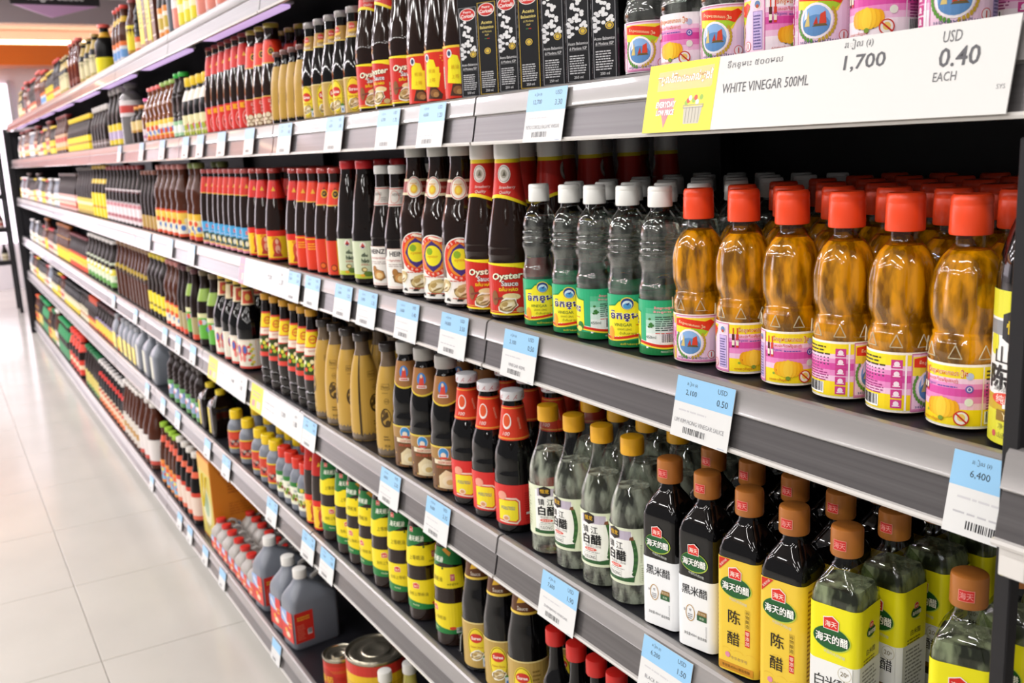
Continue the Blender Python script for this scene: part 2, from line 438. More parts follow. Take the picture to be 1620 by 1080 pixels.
    A.ell(.0715, Z(.18), .0030, .0032, '#f0cf6a', 12, 10); A.poly([(.0670,Z(.235)),(.0678,Z(.255)),(.0760,Z(.105)),(.0752,Z(.085))], '#cf2f24', 14)
    A.ell(.0765, Z(.62), .0030, .0032, '#6d63b4', 6); A.ring(.0765, Z(.62), .0018, .0020, .0006, '#f2eefa', 7, 10); A.ell(.0765, Z(.42), .0032, .0033, '#e9efdf', 6); A.ell(.0765, Z(.82), .0028, .0030, '#b9c4de', 6)
    A.text('សារធាតុចិញ្ចឹម', .047, Z(.10), .0030, '#c4431f', 6, w=.020)
    # ---- text panel: small print, dots, barcode, column of pictograms
    A.lines(-.085, Z(.76), -.050, Z(.94), 3, '#4a4420', 5)
    for i in range(4):
        for j in range(9 - (i > 2)*3): A.ell(-.084+j*.0038, Z(.71)-i*.0030, .0009, .0007, '#5a4a66', 5, 6)
    A.lines(-.084, Z(.30), -.052, Z(.52), 5, '#9c2f78', 5); A.barcode(-.085, Z(.07), -.058, Z(.27), 5)
    for k in range(5):
        v = .80 - k*.165; A.rect(-.047, Z(v-.06), -.038, Z(v+.08), '#d23f8e', 5); A.ell(-.0425, Z(v+.01), .0024, .0025, '#fbe9f4', 6, 8); A.rect(-.0455, Z(v-.035), -.0395, Z(v-.018), '#fbe9f4', 6)
    A.rect(-.036, Z(.04), -.0345, Z(.96), '#fdf4f9', 5)
    return A
PLUMP = [(0,.0235),(.003,.0268),(.005,.0277),(.058,.0277),(.060,.0286),(.066,.0288),(.074,.0272),(.0765,.0262),(.079,.0266),(.081,.0254),(.084,.0262),(.094,.0287),(.112,.0291),(.128,.0268),(.141,.0210),(.149,.0135),(.151,.0122),(.159,.0120)]
def facets(p, pr):        # raised triangles moulded round the shoulder of the label
    mb = MB(); n = 8
    for k in range(n):
        a = 2*PI*k/n; d = .18
        q = [(-(.0293)*math.cos(a-d), -(.0293)*math.sin(a-d), .0615), (-(.0293)*math.cos(a+d), -(.0293)*math.sin(a+d), .0615), (-.0290*math.cos(a), -.0290*math.sin(a), .0725)]
        for i in range(3): mb.tube([q[i], q[(i+1) % 3]], .0005, SHELL_HI, 5)
    p.part('moulded_facets', mb.mesh('facets'), None, 'body')
SHELL_HI = mat('moulded_ridge', '#fff1c8', rough=.1, trans=.5, ior=1.4)
def ribs_amber(p, pr):
    liquid(.146, LIQ_AMBER)(p, pr); facets(p, pr)
bottle('yellow_vinegar', 'vinegar_bottle', 'plump plastic bottle of amber yellow vinegar with orange red flip cap', 'amber vinegar bottles', .19, .0293, .012, .032, .0165,
       SHELL, plastic('#f24a22'), (.004, .057, vinegar_art('#f9e22b', '#f9dc1c'), '#fdf6ea', PI), None, PLUMP, 32, dict(flip=True), ribs_amber, n=44, dx=.064, flute=(10, .086, .142, .0022))
bottle('white_vinegar', 'vinegar_bottle', 'plump clear bottle of white vinegar with pink and white label', 'pink labelled white vinegar bottles', .19, .0293, .012, .032, .0165,
       SHELL, plastic('#f4f4f2'), (.004, .057, vinegar_art('#fdf7fa', '#fbeef5'), '#fdf6fa', PI), None, PLUMP, 32, dict(flip=True), liquid(.146, LIQ_CLEAR), n=44, dx=.064, flute=(10, .086, .142, .0022))

def khmer_vinegar_art():
    A = Art(); z0, z1 = .003, .066; U = .0815; Z = lambda t: z0+(z1-z0)*t
    A.rect(-U, Z(.12), U, Z(1), '#2fae7a', 1)
    for a, b, c in ((.12,.40,'#eef3ef'),(.40,.52,'#d9ece3'),(.52,.64,'#b5ddca'),(.64,.76,'#84cba9'),(.76,.86,'#54ba8c')):
        A.rect(.036, Z(a), U, Z(b), c, 2); A.rect(-U, Z(a), -.036, Z(b), c, 2)
    A.rect(-U, Z(0), U, Z(.14), '#14783f', 2)
    n = 40
    for c, o, t, l in (('#f6e33a',.145,.055,4),('#d8301f',.175,.05,5),('#fbfbf4',.20,.035,3)):
        for k in range(n):
            a, b = -U+2*U*k/n, -U+2*U*(k+1)/n; f = lambda x: .035*math.sin(x/.0815*PI*2.0)
            A.p.append(([(a,Z(o+f(a))),(b,Z(o+f(b))),(b,Z(o+t+f(b))),(a,Z(o+t+f(a)))], c, l))
    A.poly([(-.027,Z(.17)),(.027,Z(.19)),(.027,Z(.78)),(.015,Z(.80)),(.010,Z(.88)),(0,Z(.92)),(-.010,Z(.88)),(-.015,Z(.80)),(-.027,Z(.78))], '#f4e92a', 3)
    A.poly([(-.0275,Z(.765)),(-.015,Z(.79)),(-.010,Z(.87)),(0,Z(.91)),(.010,Z(.87)),(.015,Z(.79)),(.0275,Z(.765)),(.0275,Z(.785)),(.0155,Z(.815)),(.0105,Z(.895)),(0,Z(.935)),(-.0105,Z(.895)),(-.0155,Z(.815)),(-.0275,Z(.785))], '#1f8d4c', 4)
    A.ell(0, Z(.83), .0082, .0078, '#2b3f86', 6); A.ring(0, Z(.83), .0085, .0080, .0012, '#f0d94e', 7); A.ell(0, Z(.81), .0058, .0052, '#cfe6f6', 7); A.ell(0, Z(.79), .0048, .0035, '#4d9bd4', 8); A.poly([(-.002,Z(.82)),(.003,Z(.86)),(.001,Z(.80))], '#2b3f86', 9)
    A.text('ទឹកខ្មេះ', 0, Z(.60), .0135, '#2b2480', 8, w=.044, bold=.02, out='#fdfbe0')
    A.text('VINEGAR', -.006, Z(.43), .0038, '#2f5a35', 6, w=.022); A.lines(.010, Z(.42), .023, Z(.45), 1, '#d8402c', 6)
    A.text('LEANG LENG', -.004, Z(.345), .0024, '#7a7420', 6, w=.017); A.text('น้ำส้มสายชู', 0, Z(.265), .0042, '#7a7a1e', 6, w=.020)
    A.ell(.021, Z(.255), .0055, .0058, '#2f7d36', 7); A.ell(.0185, Z(.20), .0055, .0035, '#dfe36a', 8); A.ell(-.022, Z(.25), .005, .009, '#f0a52c', 5)
    A.text('ផលិតផលខ្មែរ', .004, Z(.06), .0034, '#f0e23a', 6, w=.026)
    # back panel
    A.text('ទឹកខ្មេះផ្កា', .058, Z(.86), .0040, '#e8505f', 6, w=.022, out='#fdf3f0'); A.text('ទឹកខ្មេះ', .056, Z(.79), .0032, '#e8707c', 6, w=.020, out='#fdf3f0')
    A.lines(.048, Z(.45), .079, Z(.73), 7, '#3c5e50', 5); A.lines(.048, Z(.395), .079, Z(.425), 1, '#d8402c', 5)
    A.text('450ml', .0425, Z(.33), .0036, '#55635c', 6); A.barcode(.054, Z(.21), .078, Z(.39), 5)
    for k in range(7): A.ell(.040+.005*random.random(), Z(.50)+.013*random.random(), .0018, .0014, '#3c7a36', 5, 7)
    A.text('PRODUCT OF CAMBODIA', .066, Z(.065), .0022, '#dfeedf', 6, w=.024)
    A.lines(-.078, Z(.40), -.042, Z(.72), 8, '#3c5e50', 5); A.text('450ml', -.070, Z(.30), .0036, '#55635c', 6)
    return A
bottle('khmer_vinegar', 'vinegar_bottle', 'ribbed clear vinegar bottle with white flip cap and green yellow label', 'ribbed clear vinegar bottles', .192, .0265, .0115, .023, .0142,
       SHELL, plastic('#f3f3ef'), (.003, .066, khmer_vinegar_art(), '#2fae7a', PI), None,
       [(0,.021),(.003,.0255),(.068,.0258),(.072,.0265),(.078,.0262),(.086,.0240),(.098,.0232),(.106,.0250),(.110,.0262),(.114,.0262),(.1165,.0240),(.119,.0256),(.122,.0256),(.1245,.0235),(.127,.0249),(.130,.0249),(.1325,.0228),(.136,.0238),(.146,.0222),(.156,.0180),(.163,.0125),(.165,.0115),(.170,.0115)],
       32, dict(flip=True), liquid(.150, LIQ_CLEAR), n=60, dx=.058)

# ------------------------------------------------------------------ products: tall sauces on the third shelf down
def oyster_pic(A, u, v, s, l=6, plate='#f4efe0'):
    rnd = random.Random(int(u*9000) + int(v*7000))
    def blob(cu, cv, ru, rv, c, ll, n=13, rough=.16, rot=.35):
        q = []
        for k in range(n):
            t = 2*PI*k/n; f = 1 + rough*(rnd.random()-.5)*2; x, y = ru*f*math.cos(t), rv*f*math.sin(t)
            q.append((cu + x*math.cos(rot) - y*math.sin(rot), cv + x*math.sin(rot) + y*math.cos(rot)))
        A.poly(q, c, ll)
    blob(u, v, .0130*s, .0092*s, plate, l); blob(u, v, .0116*s, .0078*s, '#8a7046', l+1); blob(u+.0004*s, v+.0005*s, .0104*s, .0066*s, '#cdb57c', l+2)
    blob(u+.0016*s, v-.0003*s, .0078*s, .0044*s, '#e9dab0', l+3); blob(u-.0030*s, v+.0014*s, .0042*s, .0026*s, '#b3965a', l+4, 9); blob(u+.0030*s, v+.0008*s, .0040*s, .0018*s, '#f4ead0', l+5, 9)
    blob(u+.0006*s, v-.0028*s, .0058*s, .0010*s, '#8f7442', l+5, 9, .1)
def oyster_art(z0, z1):
    A = Art(); Z = lambda t: z0+(z1-z0)*t; U = .1
    A.rect(-U, z0, U, z1, '#c9281c', 0); A.rect(-U, Z(.0), U, Z(.035), '#f5e02a', 2); A.rect(-U, Z(.06), U, Z(.072), '#e8b23a', 2)
    A.poly([(-.05,Z(.98)),(-.05,Z(1.0)),(.05,Z(1.0)),(.05,Z(.78)),(.034,Z(.86)),(.012,Z(.925)),(-.015,Z(.955))], '#f7e524', 3)
    A.rect(.052, z0, .075, z1, '#a35c22', 2); A.rect(.056, z0, .059, z1, '#c9281c', 3)
    A.text('Oyster', 0, Z(.74), .0125, '#f7f3d8', 8, w=.046, bold=.03, sh=.15, rot=.06, out='#3c3a1c')
    A.text('Sauce', .004, Z(.615), .0075, '#e9e4e6', 7, w=.024, bold=.02, out='#5d2a22'); A.text('DẦU HÀO', .002, Z(.51), .0065, '#f6dd22', 7, w=.027, bold=.03)
    for k, ch in enumerate('泰國蠔油'): A.text(ch, .027, Z(.47-.105*k), .0062, '#efe9cf', 9, bold=.02); A.rect(.0235, Z(.425-.105*k), .0305, Z(.515-.105*k), '#a98c62', 8)
    A.poly([(-.022,Z(.32)),(.012,Z(.40)),(.013,Z(.36)),(-.021,Z(.28))], '#7a3a30', 6)
    A.ell(-.020, Z(.33), .0060, .011, '#8a5a34', 5, 12); A.ell(.006, Z(.36), .013, .005, '#e6d39a', 6, 14)
    oyster_pic(A, .000, Z(.19), 1.15, 7); A.ell(.018, Z(.10), .006, .004, '#c9b57c', 8, 10)
    return A
def red_neck_art(z0, z1, yel='#f3d81f'):
    A = Art(); Z = lambda t: z0+(z1-z0)*t; n = 22; U = .062
    for k in range(n):
        a, b = -U+2*U*k/n, -U+2*U*(k+1)/n; f = lambda x: .10+.12*math.cos(x/.02*1.2+.6)
        A.p.append(([(a,Z(f(a))),(b,Z(f(b))),(b,Z(f(b)+.07)),(a,Z(f(a)+.07))], yel, 3))
        A.p.append(([(a,Z(f(a)+.07)),(b,Z(f(b)+.07)),(b,Z(.60)),(a,Z(.60))], '#c92a20', 2))
    A.rect(-U, Z(.60), U, Z(.92), '#c92a20', 2); A.rect(-U, Z(.92), U, Z(1), yel, 3)
    A.ell(-.001, Z(.70), .0098, .0125, '#eee9e2', 5); A.ring(-.001, Z(.70), .0086, .0110, .0008, '#8a8378', 6); A.ell(-.001, Z(.70), .0048, .0060, '#b9b2a2', 6); A.poly([(-.003,Z(.66)),(.002,Z(.66)),(.0,Z(.77))], '#6b6455', 7)
    A.text('Strawberry', .003, Z(.42), .0050, '#f3e6e0', 6, w=.022, sh=.25); A.text('Quality', .000, Z(.32), .0052, '#f3e6e0', 6, w=.015, sh=.25)
    return A
CONE = [(0,.029),(.004,.0335),(.088,.0335),(.094,.0342),(.100,.0335),(.106,.0340),(.112,.0330),(.135,.0296),(.165,.0240),(.200,.0192),(.222,.0172),(.227,.0168)]
bottle('red_oyster', 'oyster_sauce_bottle', 'tall oyster sauce bottle with white sleeve cap and red yellow labels', 'red yellow oyster sauce bottles', .252, .0342, .0168, .026, .0186,
       OYS, plastic('#e7e6e2'), (.008, .082, oyster_art(.008, .082), None, PI), (.158, .226, red_neck_art(.158, .226), None, PI, 6), CONE, 32, dx=.072)

def round_label_art():
    A = Art(); z = .072; U = .034
    A.rect(-.06, .010, .06, .070, '#efece6', 0)
    A.ell(0, .076, .0325, .0345, '#f0ede6', 1, 36); A.ring(0, .076, .0308, .0325, .0075, '#dc3a22', 2, 36); A.ell(0, .076, .0235, .0250, '#e08a28', 3, 30)
    A.poly([(-.021,.076),(-.012,.092),(0,.101),(.012,.092),(.021,.076),(.012,.060),(0,.051),(-.012,.060)], '#43307a', 4)
    A.ell(0, .077, .0150, .0165, '#f2e52c', 5, 24); A.ell(-.005, .084, .006, .006, '#8fb52c', 6, 9); A.text('oyster', .000, .075, .0052, '#d98d1c', 7, w=.019, sh=.2)
    for k in range(7):
        t = 2.35-k*.26; A.text('ตราชิมหอ'[k], .0268*math.cos(t), .076+.0286*math.sin(t), .0042, '#fff0da', 7, rot=t-PI/2)
    for k in range(5):
        t = -2.2+k*.31; A.text('蚝蠔味油王'[k], .0268*math.cos(t), .076+.0284*math.sin(t), .0044, '#fff0da', 7, rot=t+PI/2)
    A.rect(.028, .030, .060, .098, '#5a4630', 0); A.rect(-.060, .030, -.028, .098, '#5a4630', 0)
    oyster_pic(A, .004, .027, 1.55, 3); oyster_pic(A, .036, .035, 1.4, 3); oyster_pic(A, .040, .058, 1.2, 3); oyster_pic(A, -.034, .034, 1.3, 3)
    A.lines(-.020, .0425, .020, .0455, 1, '#c9503a', 6, rag=0); A.lines(-.016, .0155, .020, .0185, 1, '#c9503a', 9, rag=0)
    for k in range(6): A.ell(-.026+.011*k, .0125, .005, .004, ('#2c2a26','#efece6')[k % 2], 8, 9)
    A.rect(-.06, .008, .06, .0115, '#f3f1ec', 9)
    return A
def round_neck_art():
    A = Art()
    A.rect(-.05, .172, .05, .196, '#8f2b22', 1); A.rect(-.05, .193, .05, .197, '#d9c9a4', 2); A.rect(-.05, .171, .05, .175, '#d9c9a4', 2); A.text('PREMIUM', .021, .184, .004, '#d9a08a', 4, w=.014)
    A.ell(0, .184, .0135, .0175, '#efe9df', 4); A.ring(0, .184, .0125, .0163, .0012, '#c2412c', 5); A.ell(0, .184, .0095, .0120, '#e7dcc2', 5); A.ell(0, .181, .0060, .0075, '#e2b024', 6); A.ell(0, .181, .0035, .0045, '#e9cf2c', 7); A.lines(-.007, .189, .007, .192, 1, '#d98d1c', 8)
    return A
bottle('round_label', 'oyster_sauce_bottle', 'tall dark oyster sauce bottle with round yellow purple and red label', 'round labelled oyster sauce bottles', .251, .0345, .0155, .019, .0178,
       OYS, plastic('#dcdbd6'), (.008, .111, round_label_art(), None, PI), (.166, .202, round_neck_art(), None, PI, 4),
       [(0,.029),(.004,.0343),(.105,.0345),(.112,.0345),(.118,.0338),(.124,.0343),(.132,.0335),(.160,.0268),(.190,.0208),(.205,.0178),(.222,.0155),(.232,.0155)], 32, dx=.072)

def keystone_art():
    A = Art()
    A.poly([(-.034,.008),(.034,.008),(.034,.060),(.026,.066),(.024,.078),(-.024,.078),(-.026,.066),(-.034,.060)], '#d9b8a8', 0)
    A.poly([(-.033,.009),(.033,.009),(.033,.0595),(.0253,.0655),(.0233,.0770),(-.0233,.0770),(-.0253,.0655),(-.033,.0595)], '#f2ede6', 1)
    A.frame(-.031, .011, .031, .058, .0006, '#d98a78', 2)
    A.text('HEINZ', 0, .069, .0085, '#26242a', 4, w=.034, bold=.02); A.text('Seal of the Ocean', 0, .0575, .0044, '#c98a86', 4, w=.036, sh=.3); A.lines(-.022, .0465, .022, .053, 2, '#b5a6a2', 4)
    A.poly([(-.010,.020),(.006,.016),(.016,.022),(.012,.034),(-.004,.038),(-.014,.030)], '#8a6a3c', 4); A.ell(.002, .027, .0105, .0085, '#c98f4e', 5, 14); A.ell(.003, .026, .0070, .0055, '#e7c78c', 6, 12)
    A.ell(-.008, .037, .006, .0065, '#a8743a', 5, 10); A.ell(.024, .032, .005, .007, '#4a4636', 4, 10); A.ell(.024, .032, .0036, .0052, '#c9c09a', 5, 10)
    return A
def keystone_neck():
    A = Art(); A.rect(-.05, .150, .05, .182, '#c9c4bc', 1); A.rect(-.05, .179, .05, .1805, '#b5382c', 2); A.rect(-.05, .152, .05, .1535, '#b5382c', 2); A.text('HEINZ', 0, .170, .0045, '#4a3a38', 3, w=.016); A.ring(-.004, .166, .009, .011, .0008, '#c0503c', 3, 14); A.lines(.006, .157, .018, .166, 3, '#8a8380', 3)
    return A
bottle('keystone', 'oyster_sauce_bottle', 'slim dark sauce bottle with white keystone label and white cap', 'white keystone label sauce bottles', .22, .0300, .0135, .015, .0158,
       SOY, plastic('#d9d9d6'), (.008, .078, keystone_art(), None, PI), (.150, .182, keystone_neck(), None, PI, 3),
       [(0,.026),(.004,.0297),(.080,.0300),(.088,.0292),(.096,.0298),(.105,.0285),(.130,.0235),(.160,.0172),(.185,.0142),(.205,.0135)], 28, dx=.066)

def pale_green_art():
    A = Art(); A.rect(-.05, .012, .05, .082, '#c9d3b2', 0); A.rect(-.05, .012, .05, .020, '#b9c63f', 1); A.rect(.012, .030, .030, .080, '#e9ebe2', 1); A.lines(.014, .034, .028, .078, 10, '#9aa090', 2)
    A.ell(-.006, .074, .0062, .0066, '#e9e4dc', 2); A.poly([(-.011,.071),(-.001,.071),(-.006,.079)], '#c2342c', 3); A.poly([(-.009,.069),(-.003,.069),(-.006,.074)], '#2b3350', 4)
    A.text('dầu', -.004, .057, .0080, '#29402c', 4, bold=.03); A.text('hào', -.003, .046, .0080, '#29402c', 4, bold=.03); A.lines(-.012, .037, .006, .041, 2, '#b5503a', 3)
    A.ell(-.006, .029, .0062, .0045, '#7d6a34', 4, 10); A.ell(-.005, .029, .0042, .0028, '#e2cf8e', 5, 10); A.ell(.001, .021, .009, .005, '#5f7a2c', 5, 10); A.ell(-.010, .018, .005, .003, '#e0a52c', 6, 8)
    return A
bottle('pale_green', 'oyster_sauce_bottle', 'dark oyster sauce bottle with pale green label and bright red cap', 'pale green labelled sauce bottles', .23, .0330, .0158, .016, .0175,
       SOY, plastic('#c92127'), (.010, .084, pale_green_art(), None, PI), None, [(0,.028),(.004,.0325),(.088,.0330),(.096,.0330),(.106,.0312),(.120,.0292),(.150,.0262),(.185,.0205),(.205,.0165),(.214,.0158)], 28, dx=.07)

def figure_art(z0, z1):                       # yellow label with an abstract red figure
    A = Art(); Z = lambda t: z0+(z1-z0)*t
    A.rect(-.06, z0, .06, z1, '#f2c522', 0); A.rect(-.06, Z(.80), .06, z1, '#d62a20', 1); A.rect(-.06, z0, .06, Z(.06), '#c92a20', 1)
    A.ell(0, Z(.46), .0105, .021, '#c94a33', 2, 16); A.ell(.001, Z(.62), .0040, .0060, '#e9b49a', 3, 10); A.ell(.002, Z(.36), .0058, .010, '#e3a58c', 3, 10); A.poly([(-.012,Z(.10)),(.012,Z(.10)),(.006,Z(.32)),(-.006,Z(.32))], '#b5382c', 3); A.ell(-.006, Z(.74), .006, .004, '#d98d1c', 3, 8)
    A.rect(.030, z0, .045, z1, '#e9ddb4', 1); A.lines(.032, Z(.1), .043, Z(.9), 9, '#a08a5a', 2); A.lines(-.05, Z(.1), -.025, Z(.9), 9, '#c9772c', 2)
    return A
def red_band(z0, z1, c='#d62a22', gold=True):
    A = Art(); A.rect(-.06, z0, .06, z1, c, 0); m = (z0+z1)/2
    A.poly([(-.0045,m-.004),(0,m+.006),(.0045,m-.004)], '#e8b62c', 2); A.rect(-.06, z1-.0025, .06, z1, '#b5201c', 1)
    if gold: A.rect(-.06, z0, .06, z0+.0022, '#d9b04a', 1)
    return A
LKK = [(0,.026),(.004,.0302),(.075,.0302),(.083,.0310),(.092,.0300),(.120,.0268),(.150,.0215),(.176,.0172),(.192,.0142),(.206,.0142)]
bottle('figure_sauce', 'oyster_sauce_bottle', 'dark sauce bottle with red neck band and yellow label of red figure', 'yellow label red band sauce bottles', .217, .0310, .0142, .011, .0158, OYS, metal('#b23a32'),
       (.006, .074, figure_art(.006, .074), None, PI), (.148, .190, red_band(.148, .190, '#d32820', False), None, PI, 4), LKK, 24, dx=.066)
def plain_red_art(z0, z1):
    A = Art(); Z = lambda t: z0+(z1-z0)*t; A.rect(-.06, z0, .06, z1, '#dd3a1e', 0); A.rect(.012, Z(0), .03, Z(.55), '#232a2c', 1); A.lines(.013, Z(.05), .029, Z(.5), 7, '#9ab03a', 2); A.ell(.004, Z(.5), .004, .005, '#f0c01c', 2, 10); A.rect(-.06, Z(.93), .06, Z(.96), '#f0c01c', 1); A.lines(-.02, Z(.62), .008, Z(.85), 3, '#f2b42a', 2)
    return A
bottle('orange_red_sauce', 'oyster_sauce_bottle', 'dark sauce bottle with plain orange red neck band and red label', 'orange red labelled sauce bottles', .217, .0298, .0140, .011, .0156, OYS, metal('#bd3a30'),
       (.006, .074, plain_red_art(.006, .074), None, PI), (.146, .190, red_band(.146, .190, '#e23c1c'), None, PI, 4), [(z, r*.965) for z, r in LKK], 24, dx=.066)
def abalone_art(z0, z1):
    A = Art(); Z = lambda t: z0+(z1-z0)*t; A.rect(-.06, z0, .06, z1, '#d63a1e', 0); A.rect(-.003, z0, .014, z1, '#f0b81e', 1); A.lines(.016, Z(.55), .03, Z(.9), 4, '#f6d9b4', 2)
    for u, v in ((-.012,.2),(.022,.22),(.018,.12)): A.ell(u, Z(v), .008, .007, '#7a2418', 2, 12); A.ell(u, Z(v), .006, .005, '#e26a24', 3, 10)
    return A
def black_emblem_neck(z0, z1, em='#f0b81e'):
    A = red_band(z0, z1, '#e23a1e'); m = (z0+z1)/2; A.ell(0, m, .0068, .0085, em, 3, 14); A.ell(0, m, .0050, .0062, '#1c1713', 4, 12); A.text('大', 0, m+.0105, .0055, '#1c1713', 5); A.text('好', 0, m, .0055, em, 6)
    return A
bottle('emblem_sauce', 'oyster_sauce_bottle', 'dark sauce bottle with orange neck band bearing a black round emblem', 'black emblem neck sauce bottles', .217, .0300, .0142, .011, .0158, OYS, metal('#b83a32'),
       (.006, .074, abalone_art(.006, .074), None, PI), (.142, .188, black_emblem_neck(.142, .188), None, PI, 4), [(z, r*.97) for z, r in LKK], 24, dx=.066)
def blue_food_art(z0, z1):
    A = Art(); Z = lambda t: z0+(z1-z0)*t; A.rect(-.06, z0, .06, z1, '#d9869c', 0); A.rect(-.06, Z(.16), .06, Z(.55), '#3f5b52', 1); A.rect(-.06, Z(.55), .06, z1, '#4ba3d6', 1)
    A.text('蚝油', 0, Z(.80), .011, '#d4445c', 4, w=.026, bold=.03, out='#f6dfe6'); A.lines(-.02, Z(.60), .02, Z(.66), 1, '#f2d8e0', 3)
    for k in range(8): A.ell(-.028+.008*k, Z(.36)+.003*(k % 2), .0055, .0072, ('#e9d35c','#2c3b46','#e7e3d0','#6f8a4a')[k % 4], 2+k % 3, 9)
    A.rect(-.06, Z(.10), .06, Z(.14), '#f0d64a', 2)
    return A
bottle('blue_food', 'oyster_sauce_bottle', 'slim dark sauce bottle with blue picture label and gold edged red neck', 'blue picture label sauce bottles', .217, .0255, .0128, .011, .0145, OYS, metal('#b04a48'),
       (.006, .070, blue_food_art(.006, .070), None, PI), (.150, .196, red_band(.150, .196, '#cf3222'), None, PI, 4), [(0,.022),(.004,.0252),(.072,.0255),(.085,.0255),(.110,.0243),(.150,.0202),(.180,.0160),(.196,.0128),(.206,.0128)], 20, dx=.056)

# ------------------------------------------------------------------ products: second shelf down
def dipper_art(z0, z1):
    A = Art(); Z = lambda t: z0+(z1-z0)*t; A.rect(-.06, z0, .06, z1, '#d9321c', 0); A.rect(-.06, Z(.955), .06, z1, '#efc93a', 1)
    A.poly([(-.012,Z(.50)),(.014,Z(.50)),(.014,Z(.66)),(.009,Z(.66)),(.006,Z(.80)),(-.004,Z(.83)),(-.011,Z(.72))], '#f3e322', 2); A.poly([(-.014,Z(.30)),(.012,Z(.26)),(.016,Z(.54)),(-.012,Z(.54))], '#f3e322', 3)
    A.text('蚝油', .001, Z(.59), .006, '#d9a81c', 5); A.text('上等', .001, Z(.41), .006, '#d9a81c', 5); A.ell(-.008, Z(.85), .005, .006, '#e7e7ea', 3, 12); A.ell(-.008, Z(.85), .0030, .0038, '#3a4666', 4, 10)
    A.poly([(-.010,Z(.05)),(.016,Z(.03)),(.018,Z(.12)),(.008,Z(.27)),(-.004,Z(.27))], '#4a2c1a', 3); A.ell(.004, Z(.15), .008, .006, '#8a5c34', 4, 10); A.ell(.007, Z(.12), .005, .004, '#b5864e', 5, 9)
    A.ell(.028, Z(.17), .0050, .0055, '#cfc7b8', 3, 12); A.ring(.028, Z(.17), .0038, .0042, .0006, '#8d8577', 4, 10)
    for k in range(7): A.ell(.017+.0026*(k % 4), Z(.83)+.004*math.sin(k*2.1), .0011, .0011, '#f0b63a', 3, 5)
    A.rect(-.034, Z(.2), -.022, Z(.62), '#ded6c6', 2); A.lines(-.033, Z(.22), -.023, Z(.6), 8, '#8d8577', 3)
    return A
bottle('tall_red_label', 'oyster_sauce_bottle', 'tall dark brown sauce bottle with orange red label and yellow pot shape', 'tall orange red label sauce bottles', .258, .0300, .0150, .02, .017, OYS, plastic('#e9e7e2'),
       (.004, .078, dipper_art(.004, .078), None, PI), None, [(0,.026),(.004,.0296),(.082,.0300),(.100,.0290),(.140,.0255),(.190,.0200),(.220,.0160),(.238,.0150)], 28, dx=.066)
def balsamic_art(gold):
    A = Art(); g = '#c9a83c'
    A.rect(-.0145, .004, .0145, .165, '#17171b', 0); A.frame(-.0145, .004, .0145, .165, .0008, g if gold else '#8d8d92', 1)
    A.ell(0, .152, .0135, .0115, '#f0ebe8', 2, 20); A.ell(0, .152, .0123, .0103, '#cf3330', 3, 20); A.text('Pietro', 0, .1565, .0042, '#f8f1ee', 4, w=.013, bold=.02); A.text('Coricelli', 0, .1495, .0066, '#f8f1ee', 4, w=.021, bold=.03)
    if gold:
        A.text('Aceto', 0, .130, .0058, '#e2cf7a', 3, w=.018, bold=.02); A.text('Balsamico', 0, .1215, .0052, '#e2cf7a', 3, w=.022, bold=.02); A.text('di Modena', 0, .114, .0036, '#e2cf7a', 3, w=.015); A.text('IGP', 0, .108, .003, '#e2cf7a', 3); A.rect(-.004, .101, .000, .1022, '#3c8a4a', 3); A.rect(.000, .101, .004, .1022, '#c2362c', 3)
    else:
        for k in range(26):
            t = k/25; A.ell(-.005+.011*t+.006*math.sin(k*2.4), .135-.052*t+.004*math.cos(k*3.1), .0028, .0030, '#e7e7e9', 3, 8)
        for k in range(9): A.ell(-.010+.003*math.sin(k*2.0), .098-.004*k*.8+.001, .0030, .0028, '#dcdcdf', 3, 7)
        A.text('Aceto Balsamico', 0, .062, .0045, '#e7e7e9', 3, w=.026); A.text('di Modena IGP', 0, .0545, .0045, '#e7e7e9', 3, w=.023); A.rect(-.012, .051, .012, .0514, '#9a9a9e', 3)
    v = .080; u = 0 if gold else .007
    A.ell(u, v, .0052, .0056, '#d9b83c', 4, 16); A.ring(u, v, .0040, .0043, .0010, '#2c3560', 5, 14)
    A.lines(-.0115, .016, .0115, .046, 8, '#c9c9cd', 3); A.text('250 ml', 0, .0105, .0042, '#e7e7e9', 3, w=.012)
    A.p = [([(x, y*.74) for x, y in q], c, l) for q, c, l in A.p]
    return A
def carton(key, name, label, short, hx, hy, h, mt, art, cat='box'):
    p = Prod(key, name, label, short, hy, cat, 2*hx+.004); p.hx = hx
    mb = MB().bevbox(-hx, -hy, 0, hx, hy, h, .0012, mt); p.part('carton', mb.mesh('carton', 0))
    p.part('front_print', flat_label('front_print', hx, art)); return p
CB = mat('black_gloss_board', '#131317', rough=.18, coat=.5)
carton('balsamic', 'balsamic_carton', 'glossy black balsamic vinegar carton with white grape picture', 'grape picture balsamic cartons', .023, .0175, .205, CB, balsamic_art(False))
carton('balsamic_gold', 'balsamic_carton', 'glossy black balsamic vinegar carton with gold framed lettering', 'gold framed balsamic cartons', .023, .0175, .205, CB, balsamic_art(True))
